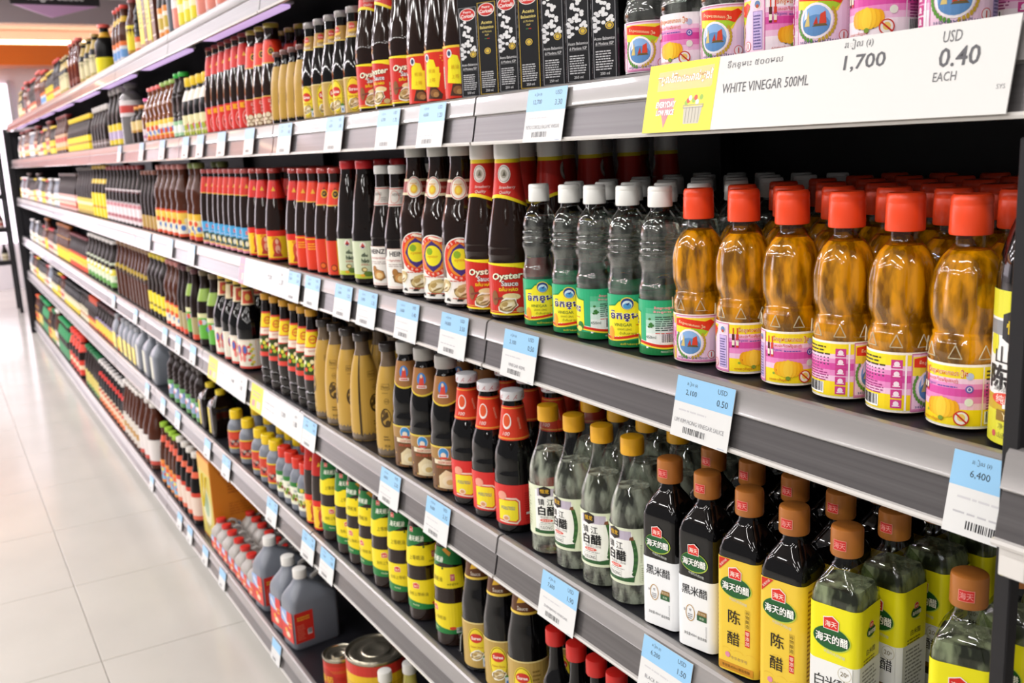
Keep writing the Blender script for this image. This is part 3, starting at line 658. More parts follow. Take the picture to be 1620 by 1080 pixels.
def egg_art(z0, z1):
    A = Art(); Z = lambda t: z0+(z1-z0)*t; A.rect(-.05, z0, .05, z1, '#b99a52', 0); A.rect(-.05, Z(.97), .05, z1, '#e0cd8a', 1); A.lines(.016, Z(.1), .030, Z(.85), 9, '#8a6f34', 2)
    A.ell(0, Z(.52), .0160, .030, '#f0d832', 1, 24); A.ring(0, Z(.52), .0150, .0285, .0010, '#3d2c14', 2, 24); A.ell(0, Z(.66), .0112, .0085, '#cf3328', 3, 16); A.text('Suree', 0, Z(.66), .0060, '#fbeee4', 5, w=.017, bold=.03)
    oyster_pic(A, 0, Z(.28), .95, 3); A.ell(.013, Z(.20), .004, .0075, '#4f8a36', 6, 8); A.rect(.010, Z(.04), .017, Z(.24), '#dfe6ee', 8); A.rect(.0122, Z(.10), .0148, Z(.17), '#3f7ac2', 9); A.text('Oyster Sauce', 0, Z(.46), .0042, '#a5321f', 5, w=.022)
    return A
def egg_neck(z0, z1, c='#a87f35'):
    A = Art(); Z = lambda t: z0+(z1-z0)*t; A.rect(-.05, z0, .05, z1, c, 0); A.rect(-.05, z0, .05, Z(.08), '#e0c04a', 1); A.ell(0, Z(.72), .0065, .006, '#c9352a', 2, 12); A.text('Suree', 0, Z(.72), .0038, '#f6e4d4', 4, w=.010); A.poly([(-.008,Z(.34)),(.007,Z(.40)),(.010,Z(.58)),(-.005,Z(.52))], '#e0b02c', 2); A.text('Sauce', .001, Z(.20), .0062, '#f3eadb', 4, w=.015)
    return A
bottle('egg_label', 'oyster_sauce_bottle', 'slim black sauce bottle with gold label and yellow oval, grey cap', 'gold label grey cap sauce bottles', .189, .0270, .0125, .012, .0145, BLK, metal('#8f8a88'),
       (.004, .066, egg_art(.004, .066), None, PI), (.135, .162, egg_neck(.135, .162), None, PI, 3), [(0,.023),(.004,.0267),(.068,.0270),(.078,.0268),(.105,.0232),(.140,.0165),(.160,.0132),(.177,.0125)], 24, dx=.06)
def sleeve_bottle(key, label, short, h, r, capc, neckm):
    pr = profile([(0,r*.92),(.004,r),(h*.30,r*.97),(h*.55,r*.86),(h*.72,r*.66),(h*.80,r*.52),(h*.86,r*.42),(h*.93,r*.40)], 22)
    p = Prod(key, 'sleeved_sauce_bottle', label, short, r, 'bottle', 2*r+.004)
    p.part('body', lathe_mesh('bottle_body', pr, neckm, 24)); p.part('cap', cap_mesh(h*.93, h, r*.52, metal(capc), 16))
    A = Art(); T = h*.80
    A.rect(-.057, .002, -.0525, T, '#3c2c14', 2)
    def face(u):
        A.frame(u-.010, h*.605, u+.010, h*.655, .0006, '#4a3818', 2); A.text('Maechuai', u, h*.63, .0055, '#4a3818', 3, w=.016, sh=.2); A.lines(u-.007, h*.575, u+.007, h*.585, 1, '#6a5426', 2)
        A.ring(u+.003, h*.505, .0050, .0055, .0006, '#5a461e', 2, 14); A.text('100%', u+.003, h*.505, .003, '#5a461e', 3)
        A.ell(u, h*.36, .0110, .0185, '#3c2c16', 2, 14); A.ell(u+.001, h*.365, .0088, .0150, '#b08c3c', 3, 12); A.poly([(u-.008,h*.32),(u+.006,h*.37),(u+.004,h*.42),(u-.008,h*.36)], '#4a3818', 4); A.ell(u+.004, h*.31, .005, .007, '#4a3818', 4, 9); A.ell(u-.003, h*.405, .004, .005, '#5e4820', 4, 9)
        A.lines(u-.006, h*.16, u+.006, h*.21, 2, '#6a5426', 2); A.text('蚝油', u, h*.11, .005, '#4a3818', 3)
    face(.021); face(-.024)
    A.ring(.041, h*.42, .006, .0065, .0012, '#2e2412', 3, 16); A.lines(.038, h*.40, .044, h*.44, 2, '#2e2412', 3); A.ell(.042, h*.26, .0062, .0085, '#4a3818', 3, 12)
    for k in range(5): A.rect(.037, h*.25+.003*k-.006, .047, h*.25+.003*k-.0052, '#b08e3c', 4)
    p.part('sleeve', wrap_label('sleeve', pr, .002, T, A, '#bb9540', PI, 8), 'gold printed shrink sleeve')
    return p
sleeve_bottle('gold_short', 'short bottle in gold printed sleeve with brown cap', 'short gold sleeved bottles', .154, .0245, '#6e4a44', BLK)
sleeve_bottle('gold_tall', 'tall bottle in gold printed sleeve with black cap', 'tall gold sleeved bottles', .218, .0330, '#2a2320', mat('smoky_neck_glass', '#6a5a48', rough=.1, coat=.4))
def mushroom_art(z0, z1):
    A = Art(); Z = lambda t: z0+(z1-z0)*t; A.rect(-.06, z0, .06, z1, '#c93226', 0); A.rect(-.06, Z(.96), .06, z1, '#c9a04a', 1); A.text('Vegetarian', 0, Z(.78), .0068, '#f3d9cf', 3, w=.030); A.lines(-.014, Z(.85), .014, Z(.90), 1, '#e9b8aa', 2)
    for k in range(8): A.text('素香菇食用'[k % 5], -.0085+.0055*(k % 4), Z(.65-.13*(k//4)), .0055, '#e9c9bd', 3)
    A.rect(-.06, z0, .06, Z(.10), '#7a4c34', 1)
    for k in range(15): A.ell(-.034+.0165*(k % 5)+(.008 if k//5 % 2 else 0), Z(.09+.12*(k//5)), .0088, .0068, '#8a6444', 2+k//5*2, 12); A.ell(-.034+.0165*(k % 5)+(.008 if k//5 % 2 else 0), Z(.105+.12*(k//5)), .0075, .0052, '#e0d0b2', 3+k//5*2, 10)
    return A
bottle('mushroom', 'mushroom_sauce_bottle', 'tall brown sauce bottle with yellow cap, red neck and mushroom label', 'mushroom label sauce bottles', .222, .0325, .0155, .011, .0172, OYS, metal('#a8963c'),
       (.004, .066, mushroom_art(.004, .066), None, PI), (.135, .186, black_emblem_neck(.135, .186, '#e8b12c'), None, PI, 4), [(0,.028),(.004,.0322),(.070,.0325),(.080,.0322),(.110,.0290),(.150,.0235),(.182,.0190),(.196,.0155),(.211,.0155)], 26, dx=.07)
def panel_art(z0, z1):
    A = Art(); Z = lambda t: z0+(z1-z0)*t; A.rect(-.06, z0, .06, z1, '#cf2f28', 0); A.rect(-.022, Z(.74), .022, Z(.93), '#e9a41e', 1); A.text('蚝油', 0, Z(.835), .007, '#c9441c', 3, w=.022, bold=.02)
    A.ell(0, Z(.36), .016, .021, '#d9473c', 1, 18); A.ring(0, Z(.36), .016, .021, .0012, '#eac9c4', 2, 20); A.ell(-.004, Z(.40), .0055, .0070, '#efe9e6', 3, 12); A.ell(.005, Z(.30), .0065, .0060, '#efe9e6', 3, 12); A.ell(-.006, Z(.35), .0038, .0048, '#26222a', 4, 10); A.ell(.003, Z(.24), .004, .003, '#26222a', 4, 9)
    return A
bottle('red_panel', 'oyster_sauce_bottle', 'tall brown sauce bottle with red neck, red cap and red orange label', 'red neck brown sauce bottles', .224, .0300, .0138, .010, .0152, OYS, metal('#8d3f3c'),
       (.004, .068, panel_art(.004, .068), None, PI), (.150, .200, red_band(.150, .200, '#d02a24', False), None, PI, 4), [(0,.026),(.004,.0297),(.072,.0300),(.082,.0298),(.115,.0268),(.155,.0215),(.190,.0165),(.202,.0138),(.214,.0138)], 22, dx=.064)

# ------------------------------------------------------------------ products: fourth shelf down
def house_logo(A, u, v, s=1, l=4):
    A.poly([(u-.0078*s,v-.006*s),(u+.0078*s,v-.006*s),(u+.0082*s,v+.004*s),(u+.0015*s,v+.0088*s),(u-.0035*s,v+.0072*s),(u-.0082*s,v+.006*s)], '#f3e9e4', l); A.poly([(u-.0071*s,v-.0053*s),(u+.0071*s,v-.0053*s),(u+.0074*s,v+.0035*s),(u+.001*s,v+.0078*s),(u-.0034*s,v+.0062*s),(u-.0074*s,v+.0052*s)], '#d92b20', l+1)
    A.text('海天', u, v, .0062*s, '#fdf1e6', l+2, w=.0118*s, bold=.01)
def brand_mark(A, u, v, s=1, l=3, oval='#1f5c2e'):
    A.ell(u, v, .0195*s, .0128*s, '#b9cf4a', l, 26); A.ell(u-.0004, v+.0003, .0188*s, .0120*s, oval, l+1, 26)
    A.text('海天的醋', u, v, .0092*s, '#f6f6f0', l+5, w=.033*s, bold=.03, out='#12391c'); house_logo(A, u-.001*s, v+.0155*s, 1*s, l+3)
    A.text('中国的天然好醋', u+.003*s, v-.0150*s, .0034*s, '#c9cfc6', l+3, w=.022*s, rot=-.12)
def square_bottle(key, label, short, bodym, band, art_front, art_side, liq=None, h=.207, hw=.0255):
    p = Prod(key, 'square_vinegar_bottle', label, short, hw, 'bottle', .068)
    def rings(ins=0, top=h-.027):
        R = []
        for z, q, s in ((0,.90,1),(.003,1,1),(.134,1,1),(.141,.985,1),(.150,.90,.9),(.159,.74,.65),(.167,.56,.3),(.173,.46,0),(.180,.44,0)):
            if z > top: break
            R.append(rrect(hw*q-ins, hw*q-ins, z + (ins if z == 0 else 0), .36, s, hw*q-ins))
        return R
    p.part('body', MB().loft(rings(), bodym).mesh('bottle_body', 50))
    if liq:
        R = rings(.0013, .1501); p.part('liquid', MB().loft(R, liq).mesh('liquid', 50), None, 'body')
    capm = mat('brown_cap', '#a8672c', rough=.35)
    p.part('cap', cap_mesh(h-.028, h, .0152, capm, 24)); A = Art(); A.rect(-.0062, h-.0205, .0062, h-.0105, '#c9302a', 1); A.frame(-.0062, h-.0205, .0062, h-.0105, .0004, '#e79a8c', 2); A.text('海天', 0, h-.0155, .0062, '#e9a09a', 3, w=.0105)
    p.part('cap_seal', wrap_label('cap_seal', [(h-.028,.0152),(h,.0150)], h-.022, h-.009, A, None, .5, 1, .0004), None, 'cap')
    mb = MB()
    for z0, z1, c in band:
        mb.loft([rrect(hw+.0003, hw+.0003, z0, .36, 1), rrect(hw+.0003, hw+.0003, z1, .36, 1)], ink(c), False, False)
    flat_label('label', hw, art_front, mb, fin=False); flat_label('label', hw, art_side, mb, True, hw, fin=False)
    p.part('label', mb.mesh('label', 40))
    E = Art(); E.frame(-.008, .1415, .008, .1445, .0004, '#8d8f90', 1)
    return p
def black_rice():
    A = Art(); brand_mark(A, 0, .108, .92); U = .0165
    for k, ch in enumerate('黑米醋'): A.text(ch, -.0115+.0115*k, .0735, .0110, '#2b2b2e', 3, bold=.01)
    A.ring(-.006, .046, .0062, .0100, .0009, '#b58a3c', 3, 22); A.text('零', -.006, .0495, .003, '#55555a', 3); A.lines(-.0092, .039, -.0028, .046, 3, '#77777c', 3); A.text('0', -.0135, .0485, .003, '#4a4a4e', 3)
    A.poly([(.003,.040),(.016,.040),(.016,.0465),(.003,.0465)], '#2f5d39', 3); A.poly([(.003,.0465),(.016,.0465),(.016,.052),(.005,.052)], '#8d6a3a', 3); A.text('零添加', .0095, .049, .0030, '#e7d9b4', 4, w=.010); A.text('粮食', .0095, .0433, .0030, '#cfe0c4', 4)
    A.text('净含量:450ml', -.006, .020, .0040, '#4a4a4e', 3, w=.017); A.text('酿造食醋', .010, .0188, .0038, '#4a4a4e', 3, w=.012); A.lines(.0145, .022, .0165, .036, 9, '#9a9a9e', 3)
    S = Art(); S.lines(-.018, .014, .014, .080, 14, '#8d8d90', 1); S.rect(-.018, .006, .018, .013, '#7a2430', 1); S.rect(-.016, .030, -.006, .036, '#c9302a', 2)
    return A, S
def aged():
    A = Art(); brand_mark(A, 0, .103, .98); U = .02
    A.poly([(-.0205,.1335),(-.0205,.1190),(-.007,.1335)], '#cf2f25', 2); A.text('全新升级', -.0155, .1282, .0028, '#f8e7d8', 3, rot=.82)
    A.text('陈', -.002, .0690, .0155, '#2b2118', 4, bold=.01); A.text('醋', -.003, .0440, .0150, '#2b2118', 4, bold=.01)
    A.frame(.0112, .060, .0168, .0815, .0003, '#b08a2c', 2)
    for k, ch in enumerate('谷物酿造'): A.text(ch, .014, .0785-.005*k, .0042, '#5a471c', 3)
    A.rect(.0112, .0395, .0168, .0585, '#cf2f25', 2)
    for k, ch in enumerate('零添加'): A.text(ch, .014, .0545-.0055*k, .0046, '#fae9d8', 3)
    A.ell(-.010, .0235, .0032, .0034, '#d98aa6', 3, 7); A.text('中华老字号', .004, .0215, .0040, '#a58a5e', 3, w=.020); A.rect(-.021, .006, .021, .0145, '#c98a20', 1); A.text('净含量:450ml 酿造食醋', 0, .0103, .0036, '#6b4a14', 3, w=.034)
    for k in range(7): A.ring(-.012+.005*k, .028+.011*(k % 3), .006, .0035, .0003, '#dcae34', 2, 12, 0, 2.6)
    S = Art(); S.lines(-.017, .016, .017, .130, 24, '#a5762c', 1); S.rect(-.021, .006, .021, .0145, '#c98a20', 1)
    return A, S
def white_rice():
    A = Art(); brand_mark(A, 0, .101, .98); A.rect(-.021, .004, .021, .0768, '#eff0ee', 1)
    for k, ch in enumerate('白米醋'): A.text(ch, -.012+.012*k, .0555, .0125, '#2b2b2b', 4, bold=.005)
    A.ring(.0135, .0690, .0068, .0072, .0004, '#c0b68e', 4, 20); A.text('20', .0125, .0690, .0046, '#6f5f33', 5); A.text('度', .0168, .0697, .002, '#6f5f33', 5)
    A.ring(-.005, .030, .0062, .0105, .0010, '#3c3c36', 3, 20); A.text('零', -.005, .033, .0032, '#55555a', 4); A.lines(-.008, .024, -.002, .030, 2, '#77777c', 3); A.rect(.004, .022, .017, .030, '#3a2f1c', 3); A.rect(.004, .030, .016, .035, '#7a5a2c', 3)
    S = Art(); brand_mark(S, 0, .108, .46, 2); S.text('白米醋', 0, .0885, .0060, '#4a4426', 3, w=.018); S.rect(-.021, .004, .021, .0768, '#e2e3e0', 1); S.lines(-.016, .012, .016, .074, 15, '#8d8d8a', 2); S.lines(-.014, .0775, .014, .084, 2, '#8a7f1c', 2)
    return A, S
square_bottle('black_rice', 'square black rice vinegar bottle with brown cap and white label', 'black rice vinegar bottles', BLK, ((.004, .0885, '#eef0f1'),), *black_rice())
square_bottle('aged_vinegar', 'square dark vinegar bottle with brown cap and golden yellow label', 'golden label vinegar bottles', BLK, ((.004, .134, '#e9c63e'),), *aged())
square_bottle('white_rice', 'square clear rice vinegar bottle with brown cap and yellow white label', 'clear rice vinegar bottles', SHELLG, ((.0768, .134, '#ece419'), (.004, .0768, '#e9eae7')), *white_rice(), liq=LIQ_PALE)
def white_vinegar_art():
    A = Art(); z0, z1 = .030, .104; U = .052
    A.rect(-U, z0, U, z1, '#dfe6c9', 0)
    A.poly([(-.020,.034),(.021,.034),(.0235,.060),(.0225,.082),(.020,.098),(-.020,.098)], '#f4f4ef', 1)
    n = 12
    for k in range(n):
        a, b = .042+.048*k/n, .042+.048*(k+1)/n; f = lambda v: .0165+.0055*math.sin((v-.036)/.060*PI)
        A.p.append(([(f(a),a),(f(a)+.0052,a),(f(b)+.0052,b),(f(b),b)], ('#2f5a2e','#3d6b36')[k % 2], 2))
    A.poly([(.0165,.089),(.0225,.089),(.0215,.094),(.0175,.093)], '#7a4a30', 3)
    A.poly([(-.022,.034),(.022,.034),(.023,.042),(.010,.0385),(-.022,.040)], '#2c5a30', 3); A.poly([(.004,.0385),(.0215,.041),(.019,.0445),(.021,.048),(.004,.047)], '#f2f2ec', 4); A.rect(-.014, .0385, .006, .0475, '#f2f2ec', 4); A.frame(-.014, .0385, .006, .0475, .0004, '#7d8578', 5); A.text('YULONG', -.004, .043, .0045, '#3c3f3c', 6, w=.017)
    A.rect(-.016, .089, .019, .1005, '#bdb3c4', 2)
    A.poly([(-.013,.091),(-.0045,.0875),(.004,.091),(.004,.1005),(-.0045,.104),(-.013,.1005)], '#2a2320', 3); A.text('恒龙', -.0045, .0965, .0060, '#e9b72c', 5, w=.0125, bold=.02)
    for k, ch in enumerate('镇江'): A.text(ch, -.010+.0135*k, .0805, .0095, '#2b2b2b', 5, bold=.01)
    for k, ch in enumerate('白醋'): A.text(ch, -.0095+.0150*k, .0675, .0135, '#1f1f20', 5, bold=.045)
    A.text('地道镇江风味', 0, .0580, .0033, '#8a8a86', 4, w=.024); A.ell(-.003, .0535, .0095, .0022, '#d8452f', 4, 16); A.text('酿造食醋', -.003, .0535, .0026, '#fdeee6', 5, w=.012); A.lines(-.012, .0492, .012, .0512, 1, '#8a8a86', 4)
    A.poly([(.040,.085),(.0455,.091),(.040,.097),(.0345,.091)], '#3c8a3c', 2); A.text('绿', .040, .091, .0045, '#cfe8c4', 3)
    A.lines(.030, .060, .0325, .084, 12, '#a3ab8a', 2); A.lines(.0355, .060, .049, .084, 10, '#a3ab8a', 2); A.frame(.029, .034, .050, .056, .0003, '#8f9878', 2); A.lines(.031, .036, .048, .054, 7, '#a3ab8a', 2)
    A.rect(-.050, .036, -.026, .098, '#d9e0c2', 1); A.lines(-.049, .040, -.028, .096, 14, '#a3ab8a', 2)
    return A
YW = [(0,.026),(.004,.0305),(.108,.0305),(.122,.0300),(.138,.0262),(.155,.0195),(.170,.0148),(.188,.0125),(.194,.0125)]
bottle('jiang_vinegar', 'vinegar_bottle', 'round clear glass vinegar bottle with yellow cap and cream label', 'yellow cap glass vinegar bottles', .214, .0305, .0125, .022, .0150, SHELL, plastic('#e0a51c'),
       (.028, .104, white_vinegar_art(), None, PI), None, YW, 32, dict(rib=.04), liquid(.150, LIQ_PALE), n=34, dx=.074)
def tomyum_art(z0, z1):
    A = Art(); A.rect(-.06, z0, .06, z1, '#d5302c', 0); A.rect(-.06, z0, .06, z0+.0015, '#b02420', 1)
    A.poly([(-.016,.018),(.014,.016),(.019,.022),(.019,.052),(.014,.057),(-.016,.057)], '#ead9c8', 1); A.poly([(-.016,.0205),(.013,.0185),(.017,.023),(.017,.051),(.013,.0545),(-.016,.0545)], '#d5302c', 2); A.poly([(-.016,.022),(.012,.0205),(.0155,.024),(.0155,.050),(.012,.053),(-.016,.053)], '#f2e02a', 3)
    A.text('หอยนางรม', 0, .041, .0055, '#5a6aa0', 5, w=.022); A.ell(-.003, .025, .006, .005, '#f0dcc4', 5, 10); A.ell(-.003, .025, .004, .003, '#d99a6a', 6, 9); A.ell(-.009, .060, .008, .007, '#e9a08a', 4, 12)
    A.lines(.026, .020, .044, .066, 13, '#b8231f', 2); A.rect(.028, .030, .040, .0335, '#e9ddd6', 3)
    return A
CAPA = Art()
for k in range(9):
    CAPA.poly([(-.05+.0118*k, .2045), (-.0492+.0118*k, .2045), (-.0435+.0118*k, .2110), (-.0445+.0118*k, .2112)], '#c9505a', 1); CAPA.ell(-.045+.0118*k, .2065, .0012, .0009, '#d98a92', 1, 6)
def tomyum_neck(z0, z1):
    A = Art(); A.rect(-.06, z0, .06, z1, '#d23a22', 0); A.rect(-.06, z0+.002, .06, z0+.0042, '#e79a3c', 1); A.rect(-.06, z1-.004, .06, z1-.0022, '#e79a3c', 1); A.ell(-.002, (z0+z1)/2+.003, .0075, .0120, '#f0e6e0', 2, 14); A.ell(-.002, (z0+z1)/2+.004, .0058, .0094, '#d9562e', 3, 12); A.text('100', -.002, z0+.010, .0055, '#f6ece6', 4, sh=.2); A.text('GUARANTEED', .017, (z0+z1)/2, .0028, '#eec4a4', 3, w=.018, rot=PI/2+.15)
    return A
bottle('red_neck', 'sauce_bottle', 'dark sauce bottle with white cap, red neck band and red label', 'white cap red neck sauce bottles', .216, .0325, .0150, .014, .0178, BLK, plastic('#f2f2f6'),
       (.014, .077, tomyum_art(.014, .077), None, PI), (.143, .194, tomyum_neck(.143, .194), None, PI, 4),
       [(0,.028),(.004,.0320),(.080,.0325),(.090,.0325),(.098,.0310),(.108,.0312),(.122,.0300),(.138,.0250),(.146,.0222),(.170,.0192),(.192,.0165),(.198,.0152),(.203,.0150)], 30, dx=.072, extra=lambda p, pr: p.part('cap_print', wrap_label('cap_print', [(.202,.0178),(.216,.0178)], .2035, .2135, CAPA, None, PI, 1, .0003), None, 'cap'))
def brown_pic_art(z0, z1):
    A = Art(); A.rect(-.06, z0, .06, z1, '#6d4a28', 0); A.rect(-.06, .060, .06, z1, '#a07a44', 1); A.rect(-.06, z1-.003, .06, z1, '#d9c04a', 2)
    A.ell(-.003, .070, .0100, .0110, '#e9eef2', 2, 18); A.ell(-.003, .070, .0090, .0100, '#3f8fca', 3, 18); A.ell(-.003, .067, .0050, .0055, '#e9dccb', 4, 12); A.ell(-.003, .0625, .008, .0022, '#cf4a34', 5, 10)
    A.rect(.016, .062, .030, .078, '#e9a52c', 3); A.text('สูตร', .023, .072, .005, '#3a2a12', 4); A.lines(.018, .064, .028, .068, 1, '#3a2a12', 4)
    A.poly([(-.022,.052),(.030,.050),(.030,.057),(-.022,.060)], '#e9dcc0', 3); A.text('ซอสหอยนางรม', .004, .0548, .0044, '#c23a2c', 5, w=.036)
    A.lines(-.018, .0445, .026, .0490, 2, '#c9503a', 4); A.poly([(-.014,.010),(.012,.008),(.022,.022),(.016,.034),(0,.042),(-.014,.030)], '#e7d6ad', 3); A.ell(.004, .022, .0115, .0095, '#f0e3c0', 4, 14); A.ell(.006, .020, .0065, .005, '#d9bb7a', 5, 10); A.ell(.028, .034, .006, .009, '#d9a58a', 3, 10)
    for k in range(14): A.ell(-.034+.006*k, .018+.012*math.sin(k*1.9), .002, .002, ('#2a1c12','#c9a45a')[k % 2], 2, 6)
    return A
def brown_neck(z0, z1):
    A = Art(); Z = lambda t: z0+(z1-z0)*t; n = 20; U = .06
    for k in range(n):
        a, b = -U+2*U*k/n, -U+2*U*(k+1)/n; f = lambda x: .22-.20*math.cos(x/.02*1.25)
        A.p.append(([(a,Z(f(a))),(b,Z(f(b))),(b,Z(f(b)+.06)),(a,Z(f(a)+.06))], '#dcbf3c', 3)); A.p.append(([(a,Z(f(a)+.06)),(b,Z(f(b)+.06)),(b,Z(1)),(a,Z(1))], '#9a6a3c', 1))
    A.ell(-.001, Z(.62), .0085, .0110, '#3c7fc4', 3, 14); A.poly([(-.006,Z(.40)),(.004,Z(.40)),(.003,Z(.70)),(-.003,Z(.76))], '#d2493a', 4); A.ell(-.001, Z(.72), .0026, .0034, '#e9c9ae', 5, 9); A.rect(-.009, Z(.30), .008, Z(.40), '#e9dcd8', 4); A.rect(-.007, Z(.33), .006, Z(.37), '#c2342c', 5)
    return A
bottle('brown_neck', 'sauce_bottle', 'tall black sauce bottle with grey cap, brown neck label and food label', 'grey cap brown neck sauce bottles', .234, .0330, .0160, .022, .0190, BLK, plastic('#a9a6a1'),
       (.005, .083, brown_pic_art(.005, .083), None, PI), (.150, .200, brown_neck(.150, .200), None, PI, 5),
       [(0,.028),(.004,.0326),(.088,.0330),(.096,.0326),(.106,.0308),(.118,.0312),(.135,.0300),(.160,.0252),(.185,.0212),(.200,.0185),(.207,.0160),(.212,.0160)], 30, dx=.074)
def yellow_oval_art(z0, z1):
    A = Art(); Z = lambda t: z0+(z1-z0)*t; A.rect(-.06, z0, .06, z1, '#d8483c', 0); A.rect(-.06, Z(.66), .06, Z(.96), '#efd02a', 1); A.rect(-.06, Z(.50), .06, Z(.64), '#e9dccc', 1); A.text('SEASONING', 0, Z(.585), .004, '#c2342c', 3, w=.026)
    A.ell(0, Z(.81), .0125, .0095, '#d2342a', 2, 18); A.ell(0, Z(.81), .0095, .0068, '#efd02a', 3, 16); A.text('MAGGI', 0, Z(.81), .0055, '#d2342a', 4, w=.016, bold=.02)
    A.poly([(-.030,Z(.46)),(.034,Z(.52)),(.034,Z(.10)),(-.030,Z(.10))], '#33401c', 2)
    for k in range(16): A.ell(-.026+.0036*k, Z(.29)+.009*math.sin(k*2.3), .0045, .0050, ('#a9c43c','#e9e0b4','#e2542e','#5f8a2c','#d9d24a')[k % 5], 3+k % 3, 9)
    A.poly([(.006,Z(.50)),(.010,Z(.50)),(.001,Z(.26)),(-.003,Z(.26))], '#b5302a', 7)
    return A
bottle('seasoning', 'seasoning_bottle', 'slim dark seasoning bottle with yellow cap and yellow red label', 'yellow cap seasoning bottles', .234, .0275, .0115, .016, .0142, SOY, plastic('#c9932a'),
       (.076, .188, yellow_oval_art(.076, .188), None, PI, 6), None, [(0,.024),(.004,.0262),(.020,.0268),(.024,.0245),(.028,.0270),(.044,.0272),(.048,.0250),(.052,.0274),(.072,.0275),(.095,.0262),(.130,.0225),(.165,.0172),(.190,.0135),(.210,.0115),(.218,.0115)], 24, n=34, dx=.06)
def butterfly_art(z0, z1):
    A = Art(); A.rect(-.07, z0, .07, z1, '#e9e3d2', 0); A.frame(-.058, z0+.003, -.002, z1-.003, .0008, '#d98a7a', 1); A.frame(.012, z0+.003, .068, z1-.003, .0008, '#e09a6a', 1); A.lines(.022, z0+.012, .060, z1-.010, 10, '#b9b3a4', 2)
    for s in (-1, 1): A.ell(-.030+s*.010, .058, .009, .016, '#d8483c', 2, 14); A.ell(-.030+s*.011, .060, .006, .011, '#4a6ab4', 3, 12); A.ell(-.030+s*.007, .036, .006, .010, '#e2837a', 2, 12)
    for k in range(10): A.ell(-.002+.006*math.sin(k*2.1), z0+.012+.006*k, .005, .004, ('#a9b43c','#e9d04a','#d8483c')[k % 3], 3+k % 2, 8)
    A.rect(-.07, z0, .07, z0+.006, '#d2483c', 1)
    return A
def collar_art(z0, z1):
    A = Art(); A.rect(-.05, z0, .05, z1, '#d9c9a4', 0); A.rect(-.014, z0+.004, .014, z1-.004, '#c24a34', 1); A.ell(0, (z0+z1)/2, .007, .009, '#e9c05a', 2, 12); A.rect(-.05, z1-.002, .05, z1, '#b8963c', 1)
    return A
bottle('butterfly', 'soy_sauce_bottle', 'large black soy sauce bottle with yellow cap and cream butterfly label', 'cream label large soy bottles', .240, .0385, .0140, .012, .0155, BLK, plastic('#d9b832'),
       (.008, .088, butterfly_art(.008, .088), None, PI), (.180, .222, collar_art(.180, .222), None, PI, 3), [(0,.034),(.005,.0382),(.092,.0385),(.118,.0382),(.140,.0335),(.158,.0262),(.175,.0205),(.205,.0160),(.222,.0142),(.228,.0140)], 24, dx=.082)

# ------------------------------------------------------------------ products: fifth shelf and bottom shelf
def haitian_art():
    A = Art(); 
    A.rect(-.06, .026, .06, .084, '#f0d91e', 0); A.poly([(-.06,.026),(.06,.026),(.06,.036),(.03,.034),(0,.040),(-.03,.044),(-.06,.044)], '#1f7a3a', 1)
    house_logo(A, 0, .072, .8, 2); A.text('金标上等蚝油', .002, .056, .0075, '#7a6a1c', 3, w=.040); A.ell(.034, .037, .006, .0030, '#d9442c', 3, 12); A.text('Haday', -.002, .0335, .005, '#e9f0c4', 3); A.barcode(.040, .028, .058, .038, 4)
    A.rect(-.06, .112, .06, .150, '#f0d91e', 0); A.poly([(-.06,.150),(-.06,.158),(.02,.158),(.06,.152),(.06,.168),(-.06,.178)], '#1f7a3a', 0)
    A.poly([(-.06,.146),(-.02,.144),(.022,.160),(.06,.152),(.06,.178),(-.06,.178)], '#226f36', 1); A.rect(-.06, .176, .06, .185, '#226f36', 1)
    A.text('海天蚝油', .002, .164, .0105, '#eef0e2', 4, w=.036, bold=.03, sh=.2); house_logo(A, -.010, .180, .7, 3); A.text('上等蚝油', .003, .128, .0090, '#4f451a', 3, w=.031); A.ell(.019, .148, .0022, .0022, '#2f5d2c', 3, 8)
    A.text('中华老字号', .038, .1195, .0045, '#4f451a', 3, w=.020); A.rect(.034, .126, .042, .138, '#c9606a', 3); A.text('字', .038, .132, .006, '#f0dfc0', 4); A.poly([(.018,.182),(.034,.170),(.038,.176),(.026,.185)], '#c98a2c', 4)
    return A
bottle('haitian_oyster', 'oyster_sauce_bottle', 'dark oyster sauce bottle with green and yellow double label', 'green yellow oyster sauce bottles', .262, .0325, .0150, .02, .0165, OYS, plastic('#d8402c'),
       (.026, .185, haitian_art(), None, PI, 8), None, [(0,.028),(.004,.0325),(.088,.0325),(.096,.0318),(.106,.0318),(.114,.0315),(.150,.0285),(.185,.0240),(.215,.0185),(.235,.0150),(.242,.0150)], 26, dx=.072)
bottle('gold_oval_big', 'oyster_sauce_bottle', 'tall black oyster sauce bottle with brown gold neck and yellow oval label', 'yellow oval label oyster sauce bottles', .262, .0330, .0150, .014, .0168, BLK, metal('#8f8a88'),
       (.010, .092, egg_art(.010, .092), None, PI), (.165, .215, egg_neck(.165, .215, '#5c3418'), None, PI, 4), [(0,.028),(.004,.0327),(.095,.0330),(.115,.0325),(.150,.0265),(.190,.0205),(.220,.0165),(.240,.0150),(.248,.0150)], 26, dx=.072)
bottle('red_cap_dark', 'soy_sauce_bottle', 'slim black glass bottle with glossy red cap', 'slim red cap black bottles', .178, .0215, .0098, .024, .0150, BLK, plastic('#c4241f'), None, None,
       [(0,.019),(.004,.0212),(.082,.0215),(.095,.0205),(.108,.0150),(.118,.0120),(.140,.0100),(.154,.0098)], 22, dx=.05)
